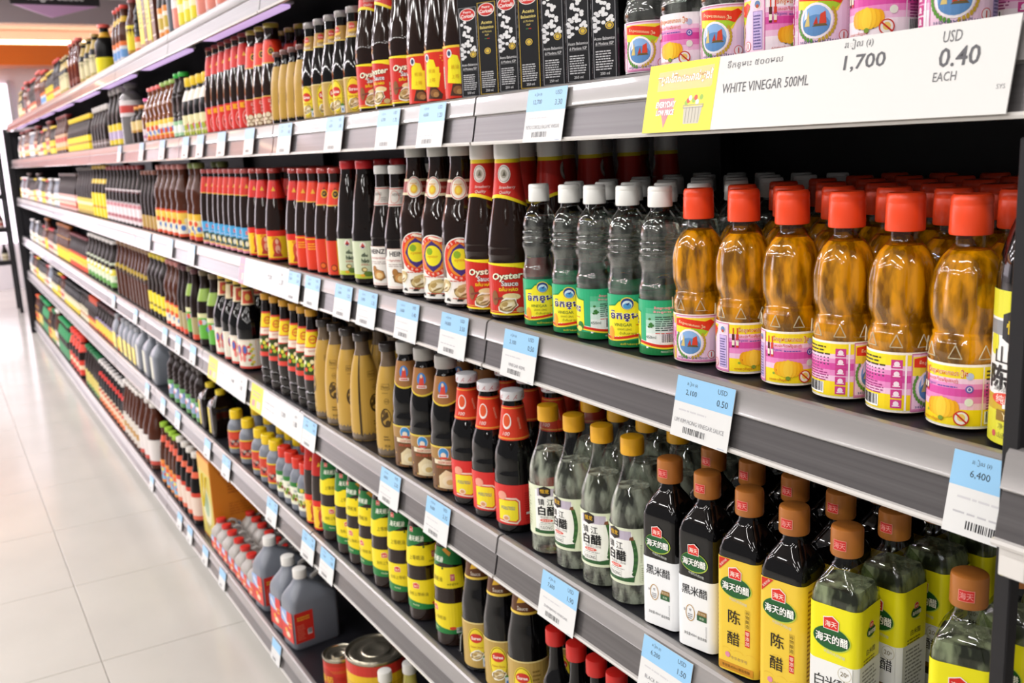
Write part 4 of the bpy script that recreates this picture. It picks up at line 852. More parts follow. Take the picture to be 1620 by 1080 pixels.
bottle('figure_sauce_low', 'oyster_sauce_bottle', 'brown sauce bottle with plain red neck and yellow label of red figure', 'yellow label red neck sauce bottles', .225, .0255, .0138, .011, .0152, OYS, metal('#b23a32'),
       (.006, .078, figure_art(.006, .078), None, PI), (.138, .190, red_band(.138, .190, '#b5241e', False), None, PI, 4), [(0,.022),(.004,.0252),(.080,.0255),(.100,.0250),(.135,.0222),(.175,.0172),(.195,.0140),(.214,.0138)], 22, dx=.056)
def jug_small(key, label, short, h, r, capc, bands, deco):
    p = Prod(key, 'sauce_squeeze_bottle', label, short, r, 'bottle', 2*r+.006)
    pr = profile([(0,r*.86),(.004,r*.98),(h*.18,r),(h*.52,r*.99),(h*.66,r*.90),(h*.76,r*.66),(h*.80,r*.56),(h*.84,r*.55)], 18)
    p.part('body', lathe_mesh('bottle_body', pr, GREY, 20)); p.part('cap', cap_mesh(h*.80, h, r*.66, plastic(capc), 18, flip=True))
    p.part('label', wrap_label('label', pr, h*.14, h*.56, deco, bands, PI, 2)); return p
def squeeze_art(h, r, kind):
    A = Art(); U = PI*r; Z = lambda t: h*.14+h*.42*t
    if kind == 'y':
        A.rect(-U, Z(0), U, Z(.06), '#e0c024', 2); A.rect(-U, Z(.93), U, Z(1), '#e0c024', 2); A.ell(-.004, Z(.70), .010, .009, '#d8472c', 2, 12)
        for k in range(14): A.ell(-.026+.004*k, Z(.36)+.006*math.sin(k*2.2), .005, .0045, ('#6b2a2c','#c98a7a','#3a2430','#a9a49a')[k % 4], 3+k % 2, 8)
    else:
        A.rect(-U, Z(.80), U, Z(1.0), '#2f7a34', 2); A.ell(0, Z(.92), .006, .006, '#d9c23a', 3, 10); A.rect(.012, Z(0), .030, Z(.86), '#e9b824', 2); A.lines(.013, Z(.05), .029, Z(.8), 9, '#a5661c', 3)
        for k in range(12): A.ell(-.030+.0036*k, Z(.30)+.006*math.sin(k*2.0), .005, .005, ('#7a9a2c','#8a4a34','#d9cf5a','#5a7a2c')[k % 4], 3+k % 2, 8)
        A.text('SAUCE', -.006, Z(.62), .006, '#3f5a8a', 4, w=.018)
    return A
jug_small('squeeze_yellow', 'small grey squeeze bottle with yellow cap and red food label', 'yellow cap squeeze bottles', .132, .0290, '#ecc81c', '#c9402c', squeeze_art(.132, .029, 'y'))
jug_small('squeeze_red', 'grey squeeze bottle with red cap and white vegetable label', 'red cap squeeze bottles', .135, .0270, '#d63522', '#e3e3cf', squeeze_art(.135, .027, 'r'))
def jug(key, name, label, short, hx, hy, h, capc, labelart, bodym, handle=True, capr=.014):
    p = Prod(key, name, label, short, hy, 'jug', 2*hx+.01); p.hx = hx; nx = -hx*.30
    R = [rrect(hx*.92, hy*.92, 0, .4), rrect(hx, hy, .006, .4), rrect(hx, hy, h*.58, .4), rrect(hx*.97, hy*.97, h*.64, .45, 1, None, 0),
         rrect(hx*.82, hy*.86, h*.72, .6, .8, hy*.8, nx*.35), rrect(hx*.58, hy*.70, h*.80, .8, .4, hy*.6, nx*.75), rrect(hx*.4, hy*.5, h*.86, .9, 0, capr*.95, nx), rrect(hx*.4, hy*.5, h*.90, .9, 0, capr*.9, nx)]
    p.part('body', MB().loft(R, bodym).mesh('jug_body', 45))
    cm = cap_mesh(h*.88, h, capr, plastic(capc), 20); cm.transform(Matrix.Translation((nx, 0, 0))); p.part('cap', cm)
    if handle:
        p.part('handle', MB().tube([(hx*.05, 0, h*.74), (hx*.18, 0, h*.84), (hx*.45, 0, h*.88), (hx*.78, 0, h*.82), (hx*.90, 0, h*.68), (hx*.90, 0, h*.58)], hy*.17, mat('pale_handle_plastic', '#b9b6b0', rough=.35), 8).mesh('handle'))
    p.part('label', flat_label('label', hx, labelart)); return p
def red_jug_art(hy, h, side=False):
    A = Art(); u = hy*.86; A.rect(-u, h*.10, u, h*.50, '#d8342a', 0); A.poly([(-u,h*.50),(u*.1,h*.50),(-u*.1,h*.30),(-u,h*.34)], '#8fb0dc', 1); A.poly([(-u*.8,h*.42),(u*.2,h*.30),(u*.25,h*.33),(-u*.7,h*.47)], '#e9e4ea', 2)
    A.ell(u*.1, h*.18, u*.40, h*.045, '#e3b48a', 2, 12); A.ell(u*.1, h*.185, u*.28, h*.03, '#f0dcc0', 3, 10); A.lines(u*.2, h*.34, u*.9, h*.38, 1, '#f0c23a', 3); A.lines(u*.3, h*.29, u*.9, h*.33, 1, '#f0c23a', 3); A.ell(-u*.2, h*.23, u*.2, h*.03, '#e9b03a', 2, 9)
    return A
JUGM = mat('grey_jug_plastic', '#7d828c', rough=.32)
def big_jug():
    p = jug('white_cap_jug', 'sauce_jug', 'large grey plastic sauce jug with white cap and red label', 'white cap sauce jugs', .070, .040, .215, '#e9e7e2', red_jug_art(.040, .215), JUGM, True, .0195)
    A = Art(); A.rect(-.066, .0215, -.012, .1075, '#d8342a', 0); A.barcode(-.030, .040, -.018, .056, 2); A.lines(-.060, .030, -.036, .075, 8, '#e7775e', 2); A.lines(-.058, .085, -.02, .098, 2, '#f0c23a', 2)
    p.part('side_label', flat_label('side_label', 0, A, None, True, .040))
big_jug()
jug('red_cap_jug', 'sauce_jug', 'small pale plastic jug with red cap and red label', 'red cap sauce jugs', .045, .0300, .112, '#d2322c', red_jug_art(.0300, .112), mat('pale_jug_plastic', '#a9a49f', rough=.35), True, .0165)
def tin(key, label, short, r, h, c1, c2):
    p = Prod(key, 'food_tin', label, short, r, 'tin', 2*r+.005)
    st = mat('tin_metal', '#b9b2a0', rough=.25, metal=.9)
    pr = [(0,r*.97),(.002,r*1.01),(.005,r*1.01),(.007,r*.985),(h-.008,r*.985),(h-.005,r*1.01),(h-.001,r*1.01),(h,r*.99),(h-.001,r*.955),(h-.006,r*.94)]
    mb = MB(); R = [circ(q, z, 40) for z, q in pr]
    for k in range(4): R += [circ(r*(.86-.2*k), h-.006+(.0012 if k % 2 else 0), 40), circ(r*(.84-.2*k), h-.005+(.0012 if not k % 2 else -.001), 40)]
    mb.loft(R, st); p.part('can', mb.mesh('can', 60))
    A = Art(); U = PI*r; A.rect(-U, h*.80, U, h-.009, c1, 2); A.rect(-U, h*.62, U, h*.63, '#b98a14', 2); A.rect(-U, h*.66, U, h*.67, '#b98a14', 2); A.ell(.01, h*.40, .030, .028, c1, 2, 20); A.text('番茄', .01, h*.40, .020, '#f0d02a', 4); A.lines(-.06, h*.1, -.03, h*.55, 10, '#8a6a14', 3); A.text('调味酱', .055, h*.45, .012, '#b5301c', 3)
    p.part('label', wrap_label('label', [(0,r*.985),(h,r*.985)], .008, h-.009, A, c2, PI)); return p
tin('big_tin', 'large yellow and red food tin with ridged metal lid', 'large food tins', .0720, .172, '#c9342a', '#e3b824')
tin('red_tin', 'red food tin with ridged metal lid beside the large tin', 'red food tins', .0420, .092, '#b5301f', '#c9342a')
bottle('oil_bottle', 'oil_bottle', 'short pale yellow oil bottle with white cap', 'white cap oil bottles', .215, .0270, .0135, .024, .0155, mat('pale_oil', '#d9cf6a', rough=.1, trans=.4, coat=.3), plastic('#e3e1dc'), (.012, .070, Art().rect(-.03, .02, .03, .06, '#d9c23a', 1), '#d4d28a', PI), None, None, 22)
def gift_box():
    p = Prod('gift_box', 'gift_box', 'tall orange gift carton with yellow rope handle between bottles and jugs', 'gift boxes', .085, 'box', .2); p.hx = .10
    O = mat('orange_board', '#d8801f', rough=.45); hx, hy, h = .10, .085, .300
    mb = MB().bevbox(-hx, -hy, 0, hx, hy, h, .0015, O); p.part('carton', mb.mesh('carton', 0))
    A = Art(); A.rect(-hy*.96, .006, hy*.96, h-.006, '#c9b94a', 0); A.ell(0, h*.40, hy*.62, h*.24, '#d6d3ae', 1, 20); A.ell(0, h*.42, hy*.40, h*.15, '#8fb08a', 2, 16); A.rect(-hy*.96, h*.82, hy*.96, h-.006, '#d8a52c', 1); A.lines(-.03, h*.12, .03, h*.2, 3, '#8a7a2c', 2)
    p.part('front_print', flat_label('front_print', hx, A))
    S = Art(); S.lines(-.045, h*.60, .045, h*.82, 6, '#b5601c', 1); S.rect(-.07, h*.84, .07, h*.86, '#c26a1c', 1); S.ell(-.02, h*.22, .010, .012, '#dfe3e4', 1, 14); S.ell(.015, h*.23, .010, .012, '#dfe3e4', 1, 14); S.ell(-.02, h*.22, .006, .008, '#6f93b4', 2, 12); S.ell(.015, h*.23, .006, .008, '#6f93b4', 2, 12); S.lines(-.045, h*.34, .04, h*.50, 5, '#c26a1c', 1)
    p.part('side_print', flat_label('side_print', 0, S, None, True, hy))
    path = [(-hx-.002, -.022+.044*t, h*.70-.085*math.sin(PI*t)**.6*(1) - .0) for t in [k/14 for k in range(15)]]
    path = [(-hx-.003-.008*math.sin(PI*k/14), -.026+.052*k/14, h*.78-.11*math.sin(PI*k/14)) for k in range(15)]
    p.part('rope_handle', MB().tube(path, .0026, mat('yellow_rope', '#e3c52c', rough=.6), 7).mesh('rope'))
gift_box()

# ------------------------------------------------------------------ plain products for the far part of the rack
def simple(key, name, label, short, h, r, body, capc, bands, neck=None, ch=None, ctrl=None, capm=None, dots=None, seg=16):
    nr = r*.45; ch = ch or h*.07
    body = {'soy_dark_glass': SOYF, 'black_glass': BLKF, 'reddish_amber_glass': AMBF}.get(body.name, body)
    A = Art(); U = PI*r
    for k, (a, b, c) in enumerate(bands): A.rect(-U, h*a, U, h*b, c, k)
    z0, z1 = h*min(b[0] for b in bands), h*max(b[1] for b in bands)
    if dots:
        rnd = random.Random(len(key)*3)
        for k in range(9): A.ell(-r*1.6+r*.4*k, z0+(z1-z0)*(.3+.4*rnd.random()), r*.28, r*.26, dots[k % len(dots)], 6+k % 2, 8)
    nk = None
    if neck:
        B = Art(); B.rect(-U, h*neck[0], U, h*neck[1], neck[2], 0); nk = (h*neck[0], h*neck[1], B, None, PI, 3)
    return bottle(key, name, label, short, h, r, nr, ch, nr*1.25, body, capm or plastic(capc), (z0, z1, A, None, PI, 2), nk,
                  ctrl or [(0,r*.86),(.004,r),(h*.46,r),(h*.58,r*.92),(h*.74,r*.62),(h*.84,nr),(h-ch,nr)], seg, n=12, dx=2*r+.006)
def shanxi_art():
    A = Art(); A.rect(-.07, .004, .07, .122, '#f1f1ee', 0); A.rect(-.07, .101, .07, .122, '#dfdc3a', 1); A.rect(-.07, .004, .07, .034, '#d9d638', 1); A.rect(-.07, .030, .07, .042, '#c9a92a', 1); A.ell(-.026, .082, .006, .010, '#dfdc3a', 1, 12)
    A.rect(-.034, .088, .034, .099, '#8d8f92', 2); A.poly([(-.016,.086),(0,.078),(.016,.086),(.016,.104),(0,.111),(-.016,.104)], '#2a2a2c', 3); A.text('恒龙', -.001, .095, .010, '#e3c52c', 5, w=.022, bold=.02)
    A.text('山西', -.006, .073, .014, '#2a2522', 4, w=.034); A.text('陈醋', -.006, .0560, .0185, '#1e1c1c', 4, w=.046, bold=.04); A.text('清滴精酿', -.006, .0475, .0050, '#9a9a98', 4, w=.034)
    A.ell(-.006, .0395, .018, .0052, '#dc4a38', 5, 20); A.text('纯酿造', -.006, .0395, .0065, '#fdf0e8', 6, w=.026); A.rect(-.012, .0325, .020, .036, '#f1f1ee', 5); A.text('酸度', -.002, .0342, .003, '#77756f', 6)
    A.rect(-.018, .0225, .022, .0310, '#8a6a1c', 5); A.text('YULONG', .002, .0268, .0055, '#f0e2b4', 6, w=.028); A.text('净含量', -.008, .0185, .0048, '#8a8738', 4); A.ell(-.020, .0115, .0025, .0028, '#c95a5a', 3, 6); A.text('山西老陈醋', -.004, .0115, .0045, '#77742f', 4, w=.024)
    return A
bottle('shanxi', 'vinegar_bottle', 'black shouldered vinegar bottle with white and lemon label by the upright post', 'white lemon label vinegar bottles', .245, .0345, .0140, .02, .016, BLK, plastic('#c9302a'),
       (.004, .122, shanxi_art(), None, PI), None, [(0,.030),(.004,.0345),(.126,.0345),(.140,.0335),(.160,.0285),(.185,.0200),(.205,.0150),(.225,.0140)], 32)

S_ = simple
amber_ctrl = lambda h, r: [(0,r*.86),(.004,r),(h*.40,r),(h*.47,r*.90),(h*.56,r*.98),(h*.66,r*.90),(h*.78,r*.60),(h*.86,r*.45),(h*.93,r*.45)]
AMB2 = mat('reddish_amber_glass', '#4a2415', rough=.08, coat=.4)
S_('green_cap', 'fish_sauce_bottle', 'amber fish sauce bottle with green cap and yellow blue label', 'green cap fish sauce bottles', .236, .0320, AMB2, '#7d8a4c', [(.03,.36,'#e9b83c'),(.03,.08,'#c9402c'),(.12,.28,'#e9d9a4')], ctrl=amber_ctrl(.236,.032), dots=('#4a7ac2','#d8502c'))
S_('pink_cap', 'fish_sauce_bottle', 'amber fish sauce bottle with pink cap and red edged label', 'pink cap fish sauce bottles', .234, .0345, AMB2, '#b5716b', [(.03,.38,'#d8502c'),(.07,.35,'#ecc552'),(.07,.20,'#e9e0cc')], ctrl=amber_ctrl(.234,.0345), dots=('#4a7ac2','#e9dcb4','#d8502c'))
S_('gold_slim', 'soy_sauce_bottle', 'slim dark bottle with gold base label and brown cap', 'slim gold label bottles', .215, .0275, SOY, '#7a4634', [(.02,.26,'#b5934f'),(.02,.05,'#8a3a24')])
S_('pink_label', 'soy_sauce_bottle', 'slim bottle with dark red cap and tall white pink label', 'white pink label bottles', .236, .0310, SOY, '#8f3436', [(.04,.60,'#e6d9dc'),(.10,.16,'#b5727a'),(.30,.36,'#c98a92'),(.50,.56,'#b5727a')])
S_('yellow_label', 'soy_sauce_bottle', 'dark soy sauce bottle with yellow cap and broad yellow label', 'yellow label soy bottles', .241, .0330, SOY, '#c9a43a', [(.03,.48,'#ecd02c'),(.20,.24,'#c98a2c')], neck=(.66,.74,'#d9b83a'))
S_('brown_yellow', 'soy_sauce_bottle', 'brown soy sauce bottle with black cap and half yellow label', 'half yellow label bottles', .235, .0330, SOY, '#4a4038', [(.03,.36,'#d9c04a'),(.03,.10,'#b5963a'),(.22,.28,'#f0e6b4')])
S_('pink_mixed', 'sauce_bottle', 'dark sauce bottle with pale pink label and grey cap', 'pale pink label bottles', .203, .0330, SOY, '#6a5a58', [(.03,.44,'#d9aaa2'),(.10,.20,'#c25a4a'),(.30,.36,'#efe0d6')], dots=('#c9402c','#e9dcc4'))
S_('far_red', 'chilli_sauce_bottle', 'small sauce bottle with red cap and pale label', 'small red cap bottles', .160, .0290, AMB2, '#c2303a', [(.05,.50,'#d9c0b4'),(.20,.34,'#b5483c')])
S_('far_yellow', 'sauce_bottle', 'small dark bottle with yellow cap and yellow label', 'small yellow cap bottles', .165, .0300, SOY, '#e0c22c', [(.05,.50,'#e3cb3a'),(.24,.30,'#b5502c')])
S_('far_dark', 'sauce_bottle', 'small black bottle with black cap and cream label', 'small black cap bottles', .165, .0300, SOY, '#3a3230', [(.05,.46,'#d9cfb0'),(.20,.26,'#8a6a3c')])
S_('far_pale', 'sauce_bottle', 'small pale bottle with white cap and white label', 'small white cap bottles', .172, .0290, GREY, '#e9e4e2', [(.08,.50,'#e6dfdc'),(.24,.32,'#9ab08a')])
S_('far_orange', 'sauce_bottle', 'tall bottle with brown cap and long orange yellow label', 'orange yellow label bottles', .221, .0330, AMB2, '#a5602c', [(.05,.66,'#e0a23c'),(.05,.30,'#ecd02c'),(.44,.50,'#c9502c')])
S_('fire_label', 'chilli_sauce_bottle', 'dark bottle with maroon cap and red yellow flame coloured label', 'red yellow label bottles', .190, .0340, SOY, '#6a2a30', [(.04,.50,'#d8482c'),(.20,.42,'#ecc62c')], dots=('#b52a1f','#f0dc6a'))
# second shelf, far
S_('stripe_cap', 'drink_bottle', 'dark ribbed bottle with bright green cap and pale label', 'green cap ribbed bottles', .190, .0310, SOY, '#2fae3c', [(.03,.26,'#9ac49a'),(.08,.20,'#dfe6dc')], ctrl=[(0,.027),(.004,.031),(.055,.031),(.062,.028),(.066,.031),(.074,.028),(.078,.031),(.10,.0285),(.12,.029),(.124,.026),(.13,.0275),(.134,.024),(.15,.019),(.165,.0140),(.177,.0140)])
S_('amber_pink', 'fish_sauce_bottle', 'amber bottle with lime cap and orange yellow label', 'lime cap amber bottles', .180, .0335, AMB, '#8fae4a', [(.03,.36,'#e9c34a'),(.03,.10,'#d8682c'),(.12,.28,'#e9dcc4')], ctrl=amber_ctrl(.18,.0335), dots=('#4a7ac2','#d8502c'))
S_('amber_red', 'fish_sauce_bottle', 'amber bottle with coral red cap and orange yellow label', 'coral cap amber bottles', .178, .0335, AMB, '#e0605a', [(.03,.36,'#e9c34a'),(.03,.10,'#d8682c'),(.12,.28,'#e9dcc4')], ctrl=amber_ctrl(.178,.0335), dots=('#4a7ac2','#d8502c'))
S_('white_neck', 'soy_sauce_bottle', 'black soy bottle with white yellow cap and white neck label', 'white yellow cap soy bottles', .168, .0330, BLK, '#e9c62c', [(.02,.36,'#dfd8a8'),(.02,.08,'#b5c04a')], neck=(.60,.78,'#ece2d6'), dots=('#d8705a','#5a7ac2','#a9b43c'), ch=.026)
S_('jar', 'sauce_jar', 'stout dark jar with orange cap and cream label', 'orange cap jars', .132, .0340, SOY, '#e3952c', [(.30,.60,'#d9bf82'),(.30,.36,'#b5863c')], ctrl=[(0,.030),(.004,.034),(.08,.034),(.095,.030),(.105,.020),(.122,.019)], ch=.03)
S_('pink_capped', 'sauce_bottle', 'slim pale bottle with bright pink cap', 'pink cap slim bottles', .148, .0250, AMB, '#ec5a9a', [(.03,.30,'#d9c9cf'),(.10,.16,'#b57a9a')])
S_('big_clear', 'vinegar_bottle', 'large clear bottle with red and white label and grey cap', 'large clear red label bottles', .228, .0480, mat('cloudy_clear_plastic', '#8f8a8c', rough=.2, trans=.35), '#9a9698', [(.46,.72,'#d9d0d2'),(.52,.64,'#c2453f')], ctrl=[(0,.043),(.004,.048),(.13,.048),(.165,.046),(.19,.036),(.205,.020),(.212,.02)])
S_('silver_cap', 'soy_sauce_bottle', 'tall black bottle with silver cap and yellow violet label', 'silver cap tall bottles', .226, .0330, SOY, '#a5a09e', [(.03,.38,'#e0c63c'),(.12,.26,'#b9a8c9')], ch=.024)
S_('pale_cap', 'soy_sauce_bottle', 'black bottle with white cap and dim slim label', 'white cap black bottles', .180, .0330, SOY, '#cfc9c4', [(.03,.20,'#6a5a58'),(.10,.14,'#a59a98')], ch=.022)
S_('yellow_top', 'mustard_bottle', 'brown bottle with bright yellow cap and yellow label', 'bright yellow cap bottles', .166, .0330, SOY, '#ecc81c', [(.03,.42,'#ecd22c'),(.20,.26,'#b5862c')], ch=.022)
S_('sauce_brown', 'sauce_bottle', 'stout brown bottle with red cap and pink yellow label', 'stout brown bottles', .205, .0400, AMB2, '#8f2f2c', [(.10,.50,'#dfb894'),(.10,.18,'#d8a03c'),(.30,.42,'#c2584a')])
# top shelf
S_('top_black', 'soy_sauce_bottle', 'large black bottle with red cap and plain yellow label', 'large black yellow label bottles', .200, .0450, BLK, '#d8564a', [(.02,.34,'#ecdc1f')], neck=(.74,.84,'#d9a52c'), ctrl=[(0,.040),(.004,.045),(.09,.045),(.12,.043),(.14,.034),(.155,.022),(.175,.018),(.186,.018)])
S_('top_red', 'chilli_sauce_bottle', 'dark bottle with red cap and blue orange label', 'red cap blue label bottles', .198, .0300, AMB2, '#d84a40', [(.02,.36,'#cfd0d6'),(.08,.22,'#6a9ad2'),(.28,.36,'#e0702c')], neck=(.70,.80,'#d9b03a'))
S_('top_yellow', 'soy_sauce_bottle', 'dark bottle with maroon cap and yellow label', 'maroon cap yellow label bottles', .195, .0330, AMB2, '#8a2a26', [(.06,.54,'#e9d42a'),(.06,.12,'#b5862c')])
S_('top_ribbed', 'sauce_bottle', 'black ribbed bottle with red cap and orange label', 'black ribbed bottles', .200, .0320, BLK, '#d0392c', [(.03,.26,'#d8602c'),(.08,.18,'#e9c9a4')], ctrl=[(0,.028),(.004,.032),(.06,.032),(.066,.028),(.07,.031),(.078,.028),(.082,.031),(.10,.028),(.104,.030),(.125,.026),(.128,.028),(.15,.020),(.165,.0144),(.186,.0144)])
def carton2(key, label, short, hx, hy, h, c, stripes):
    A = Art(); A.rect(-hy*.95, .003, hy*.95, h-.003, c, 0)
    for a, b, q in stripes: A.rect(-hy*.95, h*a, hy*.95, h*b, q, 1)
    A.lines(-hy*.6, h*.3, hy*.6, h*.7, 6, '#8a7a1c', 2)
    carton(key, 'sauce_carton', label, short, hx, hy, h, mat('board_' + c[1:], c, rough=.45), A)
carton2('top_carton', 'tall yellow cardboard sauce carton', 'yellow sauce cartons', .030, .030, .215, '#ecd62a', ((.0,.08,'#7a4a2c'),))
carton2('top_brown_carton', 'tall brown cardboard carton with pale dashes', 'brown sauce cartons', .030, .024, .215, '#5a2f22', ((.1,.12,'#e3d5cc'),(.3,.32,'#e3d5cc'),(.5,.52,'#e3d5cc'),(.7,.72,'#e3d5cc'),(.9,.92,'#e3d5cc')))
S_('top_dark_silver', 'sauce_bottle', 'dark bottle with silver shoulder and orange oval label', 'orange oval label bottles', .205, .0330, SOY, '#8a8684', [(.02,.44,'#e0872c'),(.10,.36,'#e9d9c4'),(.14,.30,'#c2a63c')])
S_('top_tube', 'sauce_bottle', 'plain dark grey cylindrical bottle', 'dark grey cylinder bottles', .215, .0260, mat('slate_plastic', '#4a4f58', rough=.3), '#3c4048', [(.05,.50,'#565b64')], ctrl=[(0,.024),(.004,.026),(.17,.026),(.185,.024),(.20,.0117)])
S_('top_oil', 'oil_bottle', 'pale yellow oil bottle with yellow label', 'yellow oil bottles', .215, .0330, mat('pale_oil2', '#cfc98a', rough=.15, coat=.3), '#e3d23a', [(.05,.50,'#e3d52c'),(.20,.30,'#efe8b4')])
S_('top_pink', 'chilli_sauce_bottle', 'pale bottle with coral label and pink cap', 'coral label bottles', .215, .0340, mat('pale_pink_plastic', '#cfc4c6', rough=.25), '#d86a7a', [(.05,.60,'#e08a7a'),(.30,.42,'#efe2e2')])
S_('top_gold', 'soy_sauce_bottle', 'black bottle with olive gold cap and cream label', 'olive cap cream label bottles', .182, .0330, BLK, '#a58a4a', [(.03,.52,'#d9cfa4'),(.03,.12,'#b5a05a')], neck=(.66,.86,'#b59a4a'))
S_('top_brown', 'soy_sauce_bottle', 'red brown bottle with dark neck and salmon cap', 'red brown bottles', .220, .0320, mat('red_brown_glass', '#5a2218', rough=.1, coat=.4), '#e0736a', [(.10,.20,'#7a3a2c')])
# fourth shelf, far
GRN = [(.03,.46,'#5fae4c')]
S_('green_label', 'soy_sauce_bottle', 'brown bottle with green neck label and green round picture label', 'green label soy bottles', .236, .0345, SOY, '#6a5a40', [(.10,.44,'#5fae3c'),(.38,.44,'#d9d6a4')], neck=(.60,.76,'#8fae4a'), dots=('#c9cfd6','#5a7ab4','#d2543c'))
S_('slim_black', 'soy_sauce_bottle', 'slim black bottle with maroon cap and tan red base label', 'slim maroon cap bottles', .232, .0270, SOY, '#5a3034', [(.03,.34,'#a5966a'),(.03,.10,'#d8482c')])
S_('yellow_cap_tall', 'soy_sauce_bottle', 'dark bulbous bottle with yellow cap and square yellow label', 'yellow cap bulbous bottles', .236, .0360, SOY, '#d9c02c', [(.10,.40,'#ecd42a'),(.18,.22,'#8a7a1c')], ctrl=[(0,.031),(.004,.036),(.10,.036),(.13,.033),(.16,.035),(.18,.029),(.20,.0175),(.218,.0162)])
S_('gold_emblem', 'soy_sauce_bottle', 'tall brown bottle with round gold emblem at mid height', 'gold emblem brown bottles', .240, .0340, AMB2, '#8a6a4a', [(.46,.62,'#3a2418')], dots=('#b59a2c','#a58a24'))
S_('white_green', 'soy_sauce_bottle', 'dark bottle with white cap and white green yellow label', 'white green label bottles', .225, .0400, SOY, '#e0dad6', [(.06,.56,'#d6dfc4'),(.06,.16,'#5f9a4a'),(.30,.42,'#e0d24a')], dots=('#e9dc5a','#9ac48a','#eef2e4'))
# fifth shelf, far
def square_dark():
    p = Prod('square_dark', 'soy_sauce_flask', 'flat sided dark flask with upright yellow stripe label', 'yellow stripe dark flasks', .0340, 'bottle', .09)
    hy = .034; h = .150
    R = [rrect(.040*q, hy*q, z, .35, s, hy*q) for z, q, s in ((0,.92,1),(.004,1,1),(.098,1,1),(.112,.88,.9),(.124,.62,.5),(.132,.40,0),(.140,.38,0))]
    p.part('body', MB().loft(R, SOY).mesh('flask_body', 45)); p.part('cap', cap_mesh(.134, h, .0165, plastic('#d9bf24'), 14)); p.part('label', flat_label('label', .040, Art().rect(-.022, .012, -.004, .095, '#e6cf1f', 0).rect(.002, .012, .020, .095, '#2c2420', 0))); p.hx = .04
square_dark()
S_('ribbed_blue', 'soy_sauce_bottle', 'dark ribbed bottle with blue green picture label', 'blue green label ribbed bottles', .180, .0330, SOY, '#4a4440', [(.04,.42,'#8fa2c4'),(.04,.12,'#4f8a4a'),(.30,.42,'#5f9a5a')], ctrl=[(0,.028),(.004,.033),(.078,.033),(.084,.030),(.092,.033),(.100,.030),(.108,.0325),(.116,.029),(.124,.031),(.14,.026),(.155,.017),(.167,.0148)], dots=('#d8543c','#e9e4f0','#6a7ac2','#4f8a4a'))
jug('grey_flat', 'sauce_jug', 'flat grey plastic jug with pale vertical label', 'flat grey jugs', .060, .045, .182, '#8a8d94', Art().rect(-.030, .02, .012, .11, '#c4c6b0', 0), JUGM, False, .016)
jug('grey_yellow', 'sauce_jug', 'rounded grey jug with broad yellow label', 'grey jugs with yellow label', .045, .042, .170, '#9a9ca2', Art().rect(-.036, .012, .036, .085, '#e6cc1f', 0).rect(-.036, .03, .036, .034, '#c2862c', 1), JUGM, False, .018)
S_('violet_band', 'soy_sauce_bottle', 'dark bottle with violet shoulder band and yellow label', 'violet band bottles', .160, .0320, SOY, '#5a3a3c', [(.04,.44,'#dfc63c'),(.04,.12,'#c2482c'),(.44,.52,'#9a8ab0')])
S_('orange_top', 'chilli_sauce_bottle', 'dark bottle with wide orange red cap', 'wide orange cap bottles', .165, .0340, SOY, '#c2482c', [(.03,.34,'#c9502c'),(.10,.24,'#e0b43a')], ch=.036)
S_('cream_low', 'soy_sauce_bottle', 'dark bottle with tall cream label and black cap', 'tall cream label bottles', .160, .0330, SOY, '#3a3436', [(.04,.52,'#d9d0b4'),(.20,.30,'#b58a6a')])
S_('black_yellow_low', 'soy_sauce_bottle', 'black bottle with half cream half yellow label', 'cream yellow label bottles', .150, .0340, BLK, '#2c2a2c', [(.04,.50,'#d9cfae'),(.04,.22,'#dfc22c')])
# bottom shelf, far
S_('lime_cap', 'chilli_sauce_bottle', 'dark bottle with lime green cap and orange blue label', 'lime cap orange label bottles', .262, .0310, AMB2, '#9ac43c', [(.06,.42,'#e08a3c'),(.10,.30,'#7ab0d2'),(.30,.36,'#e0602c')], neck=(.70,.80,'#d9604a'), dots=('#d8502c','#e9d05a'))
S_('white_cap_red', 'soy_sauce_bottle', 'black bottle with white cap and red and white label', 'white cap red label bottles', .271, .0340, BLK, '#dfdad2', [(.08,.46,'#d8684c'),(.14,.40,'#e3cfc0'),(.40,.46,'#c9402c')], neck=(.66,.74,'#d9674a'))
S_('big_white_label', 'soy_sauce_bottle', 'large glossy dark bottle with plain white label', 'large white label bottles', .292, .0480, AMB2, '#d9d4ce', [(.08,.46,'#dcd6d2'),(.08,.14,'#c2483c')])
S_('white_cap_tall', 'soy_sauce_bottle', 'tall brown bottle with white cap and pale grey label', 'white cap tall bottles', .285, .0370, AMB2, '#e3ded8', [(.08,.46,'#cfc8be'),(.20,.30,'#b58a4a')])
S_('red_neck_low', 'soy_sauce_bottle', 'black bottle with red neck and cream orange label', 'red neck low bottles', .250, .0335, BLK, '#e0dcd8', [(.06,.40,'#d9c4a4'),(.06,.16,'#d8682c'),(.30,.36,'#c2402c')], neck=(.66,.74,'#c9342c'))
S_('green_top_low', 'soy_sauce_bottle', 'dark bottle with dark green cap and yellow green label', 'dark green cap bottles', .255, .0340, SOY, '#2f7a4c', [(.06,.44,'#c9b85a'),(.06,.14,'#5f8a4a')])
S_('red_bow', 'chilli_sauce_bottle', 'large dark bottle with big red cap and red label', 'big red cap bottles', .262, .0480, SOY, '#d83a2c', [(.06,.42,'#cf3a28'),(.20,.30,'#e9c9a4')], neck=(.62,.80,'#d8402c'), ch=.04)
S_('green_far', 'soy_sauce_bottle', 'dark bottle with green shoulders and green cap', 'green shoulder bottles', .250, .0380, SOY, '#2f9a5c', [(.06,.36,'#3f8a5a')], neck=(.55,.80,'#2f8a54'))
